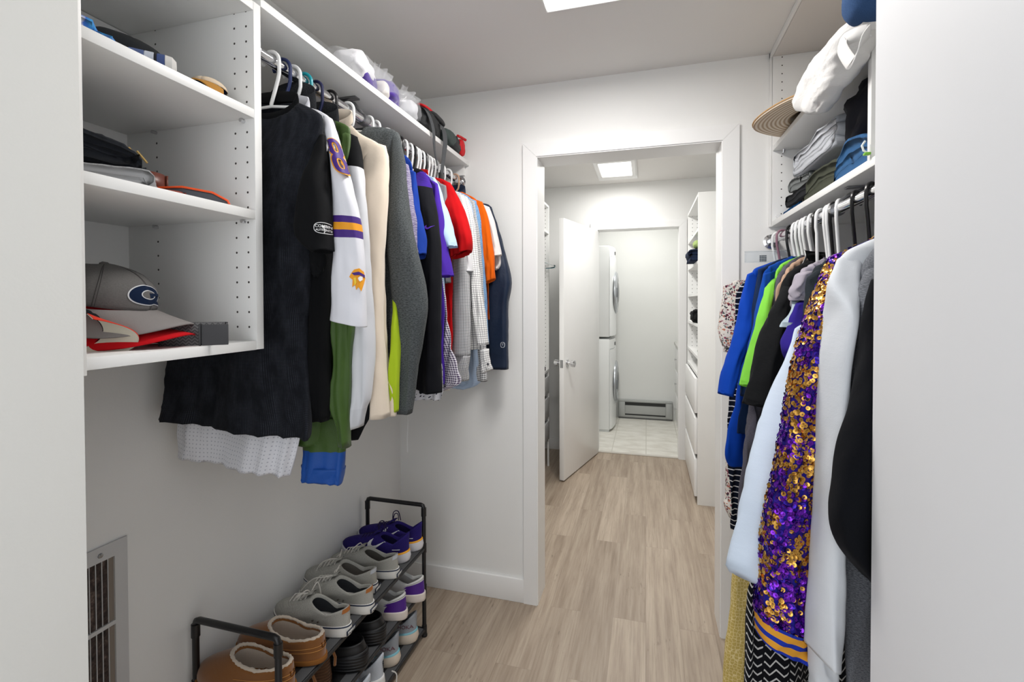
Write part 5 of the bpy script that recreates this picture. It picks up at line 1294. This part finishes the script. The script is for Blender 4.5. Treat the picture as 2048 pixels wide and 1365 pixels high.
def cap(name, label, c, yaw, mat, brim_mat, under, R=(.092, .080, .105), tilt=0., tx=0., btn=True, brim_len=.075, seams=None, arch=.020, inner=None):
    """baseball cap: brim points along local +x; c = middle of the opening"""
    t = thing(name, c, label, 'cap'); MX_ = Matrix.Translation(Vector(c)) @ Matrix.Rotation(yaw, 4, 'Z') @ Matrix.Rotation(tilt, 4, 'Y') @ Matrix.Rotation(tx, 4, 'X')
    n, m = 48, 16; vs = []; fs = []; uv = []
    for j in range(m+1):
        v = j/m; ph = v*PI/2
        for i in range(n+1):
            a = 2*PI*i/n; r = math.cos(ph)**.75; seam = 1-.012*math.exp(-((a*6/(2*PI)) % 1-.5)**2*0)*0
            x = R[0]*r*math.cos(a); y = R[1]*r*math.sin(a); z = R[2]*math.sin(ph)**1.0*(1+.04*math.cos(a))
            if x > 0: x *= 1+.06*math.sin(2*ph)
            g_ = abs(((a*6/(2*PI)+.5) % 1)-.5); sea = -.0016*math.exp(-(g_*14)**2)
            d = noise.noise(Vector((x*28+7, y*28, z*20)))*.004*(1-v*.5)
            p = Vector((x, y, z)); p += p.normalized()*(sea+d) if p.length else Vector(); vs.append(MX_ @ p); uv.append((a*.08, v*.13))
    for j in range(m):
        for i in range(n): a = j*(n+1)+i; fs.append((a, a+1, a+n+2, a+n+1))
    # inner shell
    o = len(vs); 
    for j in range(m+1):
        for i in range(n+1): vs.append(MX_ @ ((MX_.inverted() @ vs[j*(n+1)+i])*.965)); uv.append(uv[j*(n+1)+i])
    mi = [0]*len(fs); k = len(fs)
    for j in range(m):
        for i in range(n): a = o+j*(n+1)+i; fs.append((a, a+n+1, a+n+2, a+1)); mi.append(1)
    for i in range(n): fs.append((i, o+i, o+i+1, i+1)); mi.append(0)
    cr = link('crown', vs, fs, [mat, inner or under], t, uv, True, mi)
    if seams:
        for q in range(6):
            for dd in (-.022, .022):
                pts = []
                for j in range(17):
                    i = (q+.0)*n/6; v_ = vs[j*(n+1)+int(i) % n]; a = 2*PI*q/6+dd*(1-j/17*.6); lp = MX_.inverted() @ v_; r_ = math.hypot(lp.x, lp.y); 
                    lp2 = Vector((lp.x*math.cos(dd)-lp.y*math.sin(dd), lp.x*math.sin(dd)+lp.y*math.cos(dd), lp.z))*1.002; pts.append(MX_ @ lp2)
                MB().tube(pts, .0007, 5).build('stitching', seams, cr, True)
    if btn:
        bt = MB().lathe([(.008, 0), (.008, .003), (.004, .006)], (0, 0, 0), 'z', 16); bmesh.ops.transform(bt.bm, matrix=MX_ @ Matrix.Translation((0, 0, R[2]*.985)), verts=bt.bm.verts); bt.build('top_button', mat, t, True)
    # brim
    vs = []; fs = []; uv = []; nb, mb_ = 32, 9
    for side in (0, 1):
        for j in range(mb_+1):
            v = j/mb_
            for i in range(nb+1):
                a = math.radians(-72+144*i/nb); w = math.cos(a*1.22); ext = brim_len*max(0, w)**.42*v
                x = R[0]*math.cos(a)*.99+ext; y = R[1]*math.sin(a)*(1+.10*v); z = .002-.010*v-arch*(y/R[1])**2*(.25+v)-side*.0028
                vs.append(MX_ @ Vector((x, y, z))); uv.append((y, x))
    s_ = (mb_+1)*(nb+1)
    for j in range(mb_):
        for i in range(nb):
            a = j*(nb+1)+i; fs.append((a, a+1, a+nb+2, a+nb+1)); b = s_+a; fs.append((b, b+nb+1, b+nb+2, b+1))
    mi = [0, 1]*(mb_*nb)
    for i in range(nb): a = mb_*(nb+1)+i; fs.append((a, a+1, s_+a+1, s_+a)); mi.append(0)
    link('brim', vs, fs, [brim_mat, under], t, uv, True, mi)
    return t, MX_, cr
GR_ = fabric('62605f', '6d6b69', 'heather'); GB = fabric('8b8684'); RED_ = fabric('c4141d'); BLKF = fabric('15161a')
ct, cm, crn = cap('baseball_cap', 'grey baseball cap with navy letter G, on top of the red cap', (-.968, .632, 1.382), math.radians(20), GR_, GB, RED_, R=(.092, .082, .070), tilt=math.radians(11), arch=.030, seams=fabric('4b4948'))
# embroidered G on the front panel
def capface(mx, a_deg, zz, R=(.092, .082, .070)):
    ph = math.asin(min(1, zz/R[2])); a = math.radians(a_deg); r = math.cos(ph)**.75
    x = R[0]*r*math.cos(a)*(1+.06*math.sin(2*ph)); y = R[1]*r*math.sin(a); p = Vector((x, y, zz)); nn = Vector((math.cos(a)*math.cos(ph*.8), math.sin(a)*math.cos(ph*.8), math.sin(ph*.8)))
    return mx @ p, (mx.to_3x3() @ nn).normalized()
p, nn = capface(cm, -6, .030); xd = Vector((0, 0, 1)).cross(nn).normalized(); yd = nn.cross(xd)
p = p+nn*.004
NG = fabric('13223c'); NW = fabric('d5d7da')
def oval_plate(c, rx, ry, th, m, parent, name, tail=0):
    pts = [c+xd*(rx*math.cos(2*PI*i/40))+yd*(ry*math.sin(2*PI*i/40)) for i in range(40)]
    if tail: pts = [q if i not in (34, 35) else c+xd*rx*1.25-yd*ry*.95 for i, q in enumerate(pts)]
    return wrap(MB().prism(pts, nn*.0004).build(name, m, parent), crn, -nn, th, far=.05)
oval_plate(p, .034, .0195, .0006, NW, crn, 'emblem_border', 1); oval_plate(p, .0320, .0178, .0011, NG, crn, 'emblem', 1)
oval_plate(p+xd*.002, .0165, .0090, .0016, NW, crn, 'emblem_ring'); oval_plate(p+xd*.002, .0148, .0074, .0021, GR_, crn, 'emblem_gap')
wrap(MB().prism([p+xd*a+yd*b for a, b in ((.002, .003), (.030, .003), (.030, -.002), (.012, -.002), (.012, -.006), (.002, -.006))], nn*.0004).build('emblem_bar', NG, crn), crn, -nn, .0026, far=.05)
cap('baseball_cap', 'red baseball cap underneath the grey one, only its brim showing', (-.980, .630, 1.347), math.radians(17), RED_, RED_, RED_, R=(.086, .077, .070), tilt=math.radians(5), btn=False, brim_len=.094, arch=.024)
cap('baseball_cap', 'dark cap lying tipped up at the left, pale underside and red edge showing', (-.902, .556, 1.338), math.radians(48), BLKF, fabric('d5402f'), fabric('c9c4b4'), R=(.036, .034, .034), tilt=math.radians(12), tx=math.radians(-64), btn=False, brim_len=.050, arch=.010, inner=RED_)
def belt(name, label, c, L_, W_, turns, h, m, yaw, th=.004, buckle=None, pitch=.0048, square=.75):
    t = thing(name, c, label, 'belt'); vs = []; fs = []; uv = []; N = int(turns*72); Rm = Matrix.Rotation(yaw, 3, 'Z'); s_ = 0; pv = None
    for i in range(N+1):
        a = 2*PI*i/72; off = -pitch*i/72; ca, sa = math.cos(a), math.sin(a)
        def pt(o): return Vector(((L_+off+o)*math.copysign(abs(ca)**square, ca), (W_+off+o)*math.copysign(abs(sa)**square, sa), 0))
        o_, i_ = pt(0), pt(-th); 
        if pv is not None: s_ += (o_-pv).length
        pv = o_
        for q, z, v in ((o_, 0, 0), (o_, h, h), (i_, h, h), (i_, 0, 0)): vs.append(Vector(c)+Rm @ (q+Vector((0, 0, z)))); uv.append((s_, v))
    for i in range(N):
        for k in range(4): fs.append((i*4+k, i*4+(k+1) % 4, (i+1)*4+(k+1) % 4, (i+1)*4+k))
    fs.append((0, 3, 2, 1)); fs.append((N*4, N*4+1, N*4+2, N*4+3))
    st = link('strap', vs, fs, m, t, uv, False); MB_ = [setattr(p_, 'use_smooth', abs(p_.normal.z) < .5) for p_ in st.data.polygons]
    return t, st, Rm
WV = fabric('6a6a6b', '454547', 'braid', .8, weave=400)
bt_, bs_, Rm = belt('coiled_belt', 'grey braided belt coiled on the bottom shelf, right of the caps', (-.845, .718, 1.2988), .058, .026, 3.3, .043, WV, math.radians(41))
ccc = Vector((-.845, .718, 1.2988))
mb = MB().box(.018, .062, -.0355, -.0305, 0.0004, .0400, .001); bmesh.ops.transform(mb.bm, matrix=Matrix.Translation(ccc) @ Rm.to_4x4(), verts=mb.bm.verts); mb.build('belt_end', fabric('4d4d4f', '636365', 'braid', .45), bt_)
mb = MB().box(.014, .018, -.038, -.0285, 0.0002, .0410, .001); bmesh.ops.transform(mb.bm, matrix=Matrix.Translation(ccc) @ Rm.to_4x4(), verts=mb.bm.verts); mb.build('end_loop', plain('161618', .4), bt_)
# second shelf
LTH = plain('6a3426', .4); Z = 1.5768
t, s1, Rm = belt('coiled_belt', 'brown leather belt coiled on the middle shelf behind the running belt', (-.955, .690, Z+.017), .055, .042, 3.2, .038, LTH, math.radians(40), square=.95)
belt('coiled_belt', 'reddish leather belt lying flat beneath the upright brown coil', (-.905, .682, Z), .060, .032, 2.2, .016, plain('8a3a2c', .4), math.radians(35), square=.95)
folded('trousers', (-.925, .585, Z), .17, .12, .034, 2, fabric('8a8b8d', 'a4a5a7', 'heather'), math.radians(50), 3); ob = [q for q in bpy.data.objects if q.name.startswith('trousers') and q.type == 'MESH' and not q.parent][-1]; finish(ob, 'light grey folded trousers, lowest on the middle shelf', 'trousers')
tz = folded('trousers', (-.950, .580, Z+.036), .17, .12, .060, 4, fabric('15171c', '1d2026', 'heather'), math.radians(50), 5, wob=.012, sag=.030); finish(tz, 'black folded trousers lying on the light grey pair', 'trousers')
for k in (0, 1): MB().tube([(-.905+.012*k, .646+.006*k, Z+.086-.006*k), (-.893+.012*k, .655+.006*k, Z+.066-.006*k)], .002, 6).build('trim_cord', fabric('c8a86a'), tz)
# running belt: grey pouch with orange piping
rb = thing('running_belt', (-.85, .745, Z), 'orange edged grey running belt at the right of the middle shelf', 'belt')
cen = Vector((-.862, .728, Z)); Mx = Matrix.Translation(cen) @ Matrix.Rotation(math.radians(42), 4, 'Z')
pts = [(-.066, .0), (-.050, .020), (-.010, .026), (.040, .020), (.066, .006), (.068, .0)]
mb = MB().prism([(x, -.012, z) for x, z in pts], (0, .024, 0)); bmesh.ops.bevel(mb.bm, geom=list(mb.bm.edges), offset=.003, segments=2, affect='EDGES'); bmesh.ops.transform(mb.bm, matrix=Mx, verts=mb.bm.verts); mb.build('pouch', fabric('47484d', '6c6e75', 'heather'), rb, True)
OR2 = plain('f0561a', .5)
MB().tube([Mx @ Vector((x, -.012, z+.001)) for x, z in pts], .0022, 6).build('piping', OR2, rb, True); MB().tube([Mx @ Vector((x, .012, z+.001)) for x, z in pts], .0022, 6).build('piping', OR2, rb, True)
mb = MB().box(-.085, -.010, .014, .030, .002, .022, .006); bmesh.ops.transform(mb.bm, matrix=Mx, verts=mb.bm.verts); st = mb.build('strap', OR2, rb, True)
mb = MB().box(-.012, -.002, .010, .018, .018, .032, .001); bmesh.ops.transform(mb.bm, matrix=Mx, verts=mb.bm.verts); mb.build('slider', plain('9a9ca0', .4), rb)
# top shelf of the tower
Z = 1.7906
def swirl():
    t = NT('printed_cloth'); v = t.coord('Object'); q = t.noise(v, 16, 4, .6)
    t.col(t.ramp(q, [(.32, 'f1f4fa'), (.42, '2f66c8'), (.5, '3fa0dc'), (.56, '6a52b8'), (.62, 'e9ecf6'), (.66, '1a1a1f'), (.69, 'd8d6ee')])); return t.set(.8)
pr = folded('swim_shorts', (-.905, .550, Z), .11, .08, .050, 3, swirl(), math.radians(40), 9, wob=.008, sag=.018); finish(pr, 'blue and violet printed folded cloth at the left of the upper shelf', 'clothing')
cap('visor_cap', 'dark charcoal cap lying behind the striped band on the upper shelf', (-.925, .635, Z+.030), math.radians(60), fabric('26282a'), fabric('2a2c2e'), fabric('1c1d1f'), R=(.078, .064, .040), btn=False, brim_len=.02)
t = thing('striped_roll', (-.850, .668, Z), 'short blue and white striped cloth roll on the upper shelf', 'cloth')
Mx = Matrix.Translation((-.845, .642, Z+.017)) @ Matrix.Rotation(math.radians(48), 4, 'Z')
for k, (a, b, c_) in enumerate(((-.030, -.008, '5a6a94'), (-.008, .006, 'c9ced8'), (.006, .010, '2a2a30'), (.010, .022, '4a5a88'), (.022, .038, 'd8d6d2'))):
    mb = MB().lathe([(.0150, a), (.0160, a+.001), (.0160, b-.001), (.0150, b)] if k < 4 else [(.0160, a), (.0145, b-.006), (.008, b)], (0, 0, 0), 'x', 28); bmesh.ops.transform(mb.bm, matrix=Mx, verts=mb.bm.verts); mb.build('band', fabric(c_), t, True)
cap('sun_visor', 'tan brimmed cap with dark underside at the right end of the upper shelf', (-.862, .772, Z+.026), math.radians(-60), fabric('d8c6ae'), fabric('b07f3c'), fabric('262c48'), R=(.040, .034, .018), btn=False, brim_len=.028)
# ---- the long shelf
Z = ZS+.0195
PV = fabric('4a2f8e', rough=1., sheen=.5); WF = fabric('e6e6ea', rough=1., sheen=.6)
film = NT('clear_film'); fv = film.coord('Object'); film.col('eef0f4'); film.bump(film.noise(fv, 22, 3, .6), .6, .008)
film = film.set(.12, 0, Alpha=.20)
def plush(c, m, r, lb, seed, yaw=.3, nz=.2): o = pillow('stuffed_cloth', c, r, m, None, yaw, .7, nz, 7, seed); return finish(o, lb, 'plush')
plush((-.850, 1.275, Z+.042), WF, (.050, .095, .036), 'white fleecy cloth in the clear bag, highest on the left shelf', 2)
plush((-.835, 1.30, Z+.024), PV, (.026, .070, .022), 'purple fleecy cloth squeezed under the white one in the clear bag', 5)
plush((-.845, 1.44, Z+.040), PV, (.040, .070, .038), 'purple cloth with gold in the clear bag, before the second bag', 7)
pg_ = plush((-.822, 1.375, Z+.028), fabric('dcd8d4', rough=1.), (.022, .030, .026), 'pale cloth ball with orange edge pressed against the clear bag', 8, nz=.1)
plush((-.850, 1.60, Z+.050), fabric('dfe0e4', rough=1.), (.035, .045, .034), 'small white cloth in the second clear bag', 9)
def bagfilm(name, lb, c, r, yaw, seed, flap):
    t = thing(name, c, lb, 'bag'); pillow('film', c, r, film, t, yaw, .75, .10, 6, seed)
    # gathered top opening out like a fan
    vs = []; fs = []; n = 26; a0, a1 = Vector(flap[0]), Vector(flap[1]); tip0, tip1 = Vector(flap[2]), Vector(flap[3])
    for j in range(9):
        v = j/8
        for i in range(n+1):
            u = i/n; p = a0.lerp(a1, u).lerp(tip0.lerp(tip1, u), v); p += Vector((.010*math.sin(u*22+v*3), .006*math.sin(u*17), .004*math.sin(u*30)))*(.4+.6*v); vs.append(p)
    m0 = len(vs)
    for p in list(vs): vs.append(p+Vector((-.0008, .0004, 0)))
    for j in range(8):
        for i in range(n): a = j*(n+1)+i; fs.append((a, a+1, a+n+2, a+n+1)); fs.append((m0+a, m0+a+n+1, m0+a+n+2, m0+a+1))
    link('gathered_neck', vs, fs, film, t); return t
bagfilm('clear_bag', 'clear plastic bag of white and purple cloth, first on the long left shelf', (-.855, 1.34, Z+.046), (.062, .18, .044), .05, 3, ((-.86, 1.36, Z+.080), (-.85, 1.45, Z+.05), (-.87, 1.41, Z+.150), (-.85, 1.50, Z+.125)))
bagfilm('clear_bag', 'smaller clear plastic bag next to the black and red bag', (-.85, 1.57, Z+.052), (.048, .085, .048), .0, 6, ((-.86, 1.52, Z+.07), (-.84, 1.58, Z+.05), (-.86, 1.58, Z+.150), (-.83, 1.68, Z+.110)))
# black and red bag with straps
bb = thing('sling_bag', (-.84, 1.83, Z), 'black and red nylon bag with grey straps hanging over the shelf edge', 'bag')
NB = fabric('202224', rough=.6, sheen=.05, wb=.5); RB_ = fabric('d11a22', rough=.6); GB_ = fabric('3f4a48', rough=.7); STR = fabric('4b4d50', rough=.6, weave=300)
pillow('body', (-.860, 1.735, Z+.048), (.060, .095, .050), NB, bb, .1, .6, .14, 8, 3); pillow('side_pocket', (-.850, 1.945, Z+.036), (.055, .100, .036), NB, bb, 0, .6, .2, 8, 6)
pillow('mesh_pocket', (-.812, 1.885, Z+.042), (.022, .060, .030), GB_, bb, 0, .7, .14, 9, 8); pillow('red_flap', (-.832, 1.725, Z+.094), (.030, .072, .009), RB_, bb, .1, .7, .08, 9, 4, tilt=.35)
pillow('flap_edge', (-.815, 1.775, Z+.083), (.022, .080, .010), NB, bb, .1, .7, .08, 9, 5, tilt=.35)
pillow('red_end', (-.808, 2.012, Z+.040), (.018, .026, .036), RB_, bb, 0, .6, .1, 9, 9)
MB().tube([(-.80, 1.96, Z+.075), (-.80, 1.99, Z+.080), (-.79, 2.03, Z+.078)], .006, 8).build('red_piping', RB_, bb, True)
def strap(pts, w, name, parent, m, dirv=(0, 1, 0)):
    d = Vector(dirv).normalized(); R = catmull([tuple(Vector(p))*2 for p in pts], 24); vs = []; fs = []
    for i, r in enumerate(R):
        p = Vector(r[0:3]); a = i/23; ww = w[0]+(w[1]-w[0])*a; nrm_ = Vector((1, 0, 0)); tw = .3*math.sin(a*3)
        dd = (d*math.cos(tw)+nrm_*math.sin(tw)*.6).normalized()
        for q in (p-dd*ww/2, p+dd*ww/2, p+dd*ww/2-nrm_*.0018, p-dd*ww/2-nrm_*.0018): vs.append(q)
    for i in range(23):
        for k in range(4): fs.append((i*4+k, i*4+(k+1) % 4, (i+1)*4+(k+1) % 4, (i+1)*4+k))
    fs += [(3, 2, 1, 0), tuple(92+k for k in range(4))]
    return link(name, vs, fs, m, parent, [(0, 0)]*len(vs), False)
strap([(-.84, 1.64, Z+.085), (-.802, 1.655, Z+.070), (-.786, 1.68, Z+.01), (-.790, 1.70, Z-.06), (-.80, 1.745, Z-.115)], (.030, .006), 'strap', bb, STR)
strap([(-.84, 1.78, Z+.075), (-.800, 1.79, Z+.060), (-.782, 1.785, Z+.0), (-.784, 1.775, Z-.07), (-.79, 1.765, Z-.150)], (.036, .020), 'strap', bb, STR)
MB().box(-.798, -.786, 1.748, 1.785, Z-.165, Z-.140, .003).build('buckle', plain('1a1b1c', .35), bb); pillow('strap_bundle', (-.792, 1.77, Z-.178), (.012, .026, .018), NB, bb, 0, .6, .25, 12, 2)
# ---- right shelving: hat, tote, stack of clothes
def straw():
    t = NT('straw_braid'); v = t.coord('Object'); X, Y, Z_ = t.sep(v)
    d = t.math('SQRT', t.math('ADD', t.math('MULTIPLY', X, X), t.math('MULTIPLY', t.math('MULTIPLY', Y, .93), t.math('MULTIPLY', Y, .93))))
    s_ = t.math('PINGPONG', d, .0065); f = t.math('DIVIDE', s_, .0065)
    t.col(t.ramp(f, [(.0, 'efe6da'), (.35, 'dccab2'), (.8, 'c6ad8f'), (1., '8f7860')])); t.bump(f, .5, .002); return t.set(.8)
hat = thing('straw_hat', (.560, 1.80, 1.988), 'wide straw hat whose brim sticks out over the upper right shelf', 'hat')
vs = []; fs = []; n = 72; prof = [(.205, 0), (.17, .001), (.13, .003), (.095, .006), (.088, .030), (.080, .075), (.055, .098), (.0, .104)]
rings = []
for side in (0, 1):
    for r, z in prof:
        for i in range(n):
            a = 2*PI*i/n; w = .006*math.sin(3*a+1)*(r/.2)**2; zz = z+(w+.006)*(r/.205)-(0 if side == 0 else .0028)
            if r > .15 and math.cos(a) < -.5: zz -= .0
            vs.append(Vector((.560, 1.80, 1.9905))+Vector((r*math.cos(a), r*1.07*math.sin(a), zz)))
m_ = len(prof)
for s_ in (0, 1):
    for j in range(m_-1):
        for i in range(n):
            a, b = s_*m_*n+j*n+i, s_*m_*n+j*n+(i+1) % n; q = (a, b, b+n, a+n); fs.append(q if s_ == 0 else q[::-1])
for i in range(n): fs.append((i, m_*n+i, m_*n+(i+1) % n, (i+1) % n))
link('brim_and_crown', vs, fs, straw(), hat, [(0, 0)]*len(vs))
MB().tube([Vector((.560, 1.80, 1.9905))+Vector((.206*math.cos(2*PI*i/60), .2204*math.sin(2*PI*i/60), .006+.006*math.sin(6*PI*i/60+1)+.004)) for i in range(60)], .0026, 8, closed=True).build('bound_edge', fabric('b89468'), hat, True)
TW = fabric('e9e8e6', rough=.9, wb=.8)
tb = thing('tote_bag', (.44, 1.35, 1.99), 'white cloth tote bag draped over the edge of the upper right shelf', 'bag')
P_ = lambda x, y, X=.435: at(x, y, X=X)
rows = [(P_(1760, 5), P_(1752, 60), .05), (P_(1735, 25), P_(1728, 75), .07), (P_(1700, 60), P_(1712, 108), .08), (P_(1670, 90), P_(1694, 140), .085), (P_(1643, 118), P_(1682, 168), .08), (P_(1620, 148), P_(1668, 190), .07), (P_(1604, 178), P_(1656, 208), .06), (P_(1592, 205), P_(1644, 224), .05), (P_(1598, 218), P_(1634, 229), .03)]
cloth('bag_cloth', rows, TW, tb, n=48, m=60, fold=.006, freq=70, seed=4, wr=.005, tuck=False, cap_b=True, topfold=.6, nfix=(-1, 0, 0))
def ribbon(pxs, w, name, parent, m, X=.385):
    R = catmull([tuple(at(x, y, X=xx))*2 for x, y, xx in pxs], 40); vs = []; fs = []; P2 = [Vector(r[0:3]) for r in R]
    for i, p in enumerate(P2):
        d = (P2[min(i+1, 39)]-P2[max(i-1, 0)]).normalized(); s_ = d.cross(Vector((1, 0, 0))).normalized(); s_ = (s_+Vector((.35, 0, 0))).normalized()
        nn_ = d.cross(s_)
        for q in (p-s_*w/2, p+s_*w/2, p+s_*w/2+nn_*.002, p-s_*w/2+nn_*.002): vs.append(q)
    for i in range(39):
        for k in range(4): fs.append((i*4+k, i*4+(k+1) % 4, (i+1)*4+(k+1) % 4, (i+1)*4+k))
    fs += [(3, 2, 1, 0), tuple(156+k for k in range(4))]
    return link(name, vs, fs, m, parent, [(0, 0)]*len(vs), True)
ribbon([(1740, 60, .40), (1715, 68, .385), (1690, 82, .375), (1686, 98, .37), (1700, 122, .37), (1706, 126, .372), (1716, 105, .375), (1724, 84, .38), (1742, 60, .40)], .024, 'handle', tb, TW)
dc = pillow('denim_cap', (.425, 1.105, 1.985), (.045, .050, .055), fabric('2c4468', '3a5680', 'heather'), None, 0, .8, .05, 8, 2); finish(dc, 'dark blue cap poking into view at the very top right', 'cap')
Z = 1.6952
o = folded('folded_shirt', (.610, 1.955, Z), .20, .20, .030, 2, fabric('1a5c96'), PI/2, 2); finish(o, 'blue folded shirt, lowest at the far end of the right shelf stack', 'shirt', 'folded clothes on the right shelf')
o = folded('folded_shirt', (.620, 1.80, Z+.032), .36, .24, .040, 2, fabric('1d1e22'), PI/2, 4, wob=.010); finish(o, 'black folded shirt under the grey knit and the olive trousers', 'shirt', 'folded clothes on the right shelf')
o = folded('folded_knit', (.600, 1.88, Z+.076), .13, .18, .045, 2, fabric('8b8e8e', '4d5252', 'hstripe', 3.), PI/2+.2, 6, wob=.014); finish(o, 'grey ribbed knit crumpled at the left end of the clothes stack', 'knitwear', 'folded clothes on the right shelf')
o = folded('folded_trousers', (.615, 1.60, Z), .30, .24, .080, 3, fabric('45483c'), PI/2, 8, wob=.014, sag=.02); finish(o, 'olive green folded trousers left of the blue jeans', 'trousers', 'folded clothes on the right shelf')
o = folded('folded_sheet', (.650, 1.73, Z+.123), .38, .28, .085, 4, fabric('d3d7de', wb=.6), PI/2, 10, wob=.014); finish(o, 'white folded clothes, top of the stack on the right shelf', 'clothing', 'folded clothes on the right shelf')
o = folded('folded_jeans', (.590, 1.365, Z), .20, .20, .085, 3, fabric('2a4f78', '35608c', 'heather'), PI/2, 12, wob=.016, sag=.02); finish(o, 'blue denim folded next to the white shelf divider', 'jeans', 'folded clothes on the right shelf')
o = pillow('jacket', (.60, 1.42, Z+.165), (.085, .115, .100), fabric('22222a', rough=.8), None, .1, .75, .22, 6, 14); finish(o, 'black bundled jacket on top of the denim, against the divider', 'jacket')
cl = thing('clip', (.466, 1.225, 1.705), 'small clear and green clip on the divider edge', 'clip')
MB().tube([(.471, 1.225, 1.705), (.462, 1.228, 1.712), (.460, 1.232, 1.725), (.466, 1.232, 1.735)], .0022, 8).build('clear_loop', plain('dfe6e2', .1), cl, True); MB().box(.462, .4745, 1.222, 1.234, 1.702, 1.708, .002).build('green_tab', plain('7cc23a', .4), cl)
# ---- small things in the dressing room
o = folded('folded_towel', (.40, 3.66, 1.6595), .19, .26, .085, 3, fabric('1f2a42'), 0, 15, wob=.01); finish(o, 'dark blue rolled cloth on the tower shelf beyond the doorway', 'cloth')
o = pillow('rolled_cloth', (.355, 3.62, 1.785), (.035, .07, .030), fabric('a9bf7a'), None, 0, .8, .1, 8, 3); finish(o, 'pale green cloth on the dark blue roll in the dressing room tower', 'cloth')
o = pillow('black_shoe_bag', (.375, 3.75, 1.272), (.055, .12, .046), fabric('161618'), None, 0, .6, .25, 9, 5); finish(o, 'black crumpled pouch on a middle shelf of the dressing room tower', 'pouch')
o = pillow('sock_ball', (.37, 3.50, 1.036), (.03, .03, .030), fabric('1c1c1f'), None, 0, .9, .1, 9, 6); finish(o, 'small black ball of cloth just above the tower drawers', 'socks')
o = MB().box(.35, .60, 3.62, 3.90, 1.4395, 1.446, .002).build('booklet', plain('d9d9d7', .5)); finish(o, 'thin white booklet lying on the tower shelf in the dressing room', 'booklet')
for k, (dy, c_) in enumerate(((0, 'white'), (.035, 'black'), (.07, 'white'), (-.03, 'teal'))):
    o = hanger(c_, (-.90, 3.855-dy, 1.80), Plane(-.90, 3.8, -.70, 3.82-.02*k), 'x', 1, 'empty hangers in the wardrobe', [(0, -.075), (.06, -.085), (.12, -.100), (.185, -.125)])
    o['label'] = ['white plastic hanger farthest in the wardrobe left of the door', 'black plastic hanger in the wardrobe left of the door', 'white plastic hanger nearest in the wardrobe left of the door', 'teal plastic hanger beside the open door'][k]
bl = belt('coiled_belt', 'dark belt coiled on the wardrobe drawers left of the open door', (-.83, 3.80, .8185), .04, .03, 2.2, .030, plain('2e2a26', .5), .2)
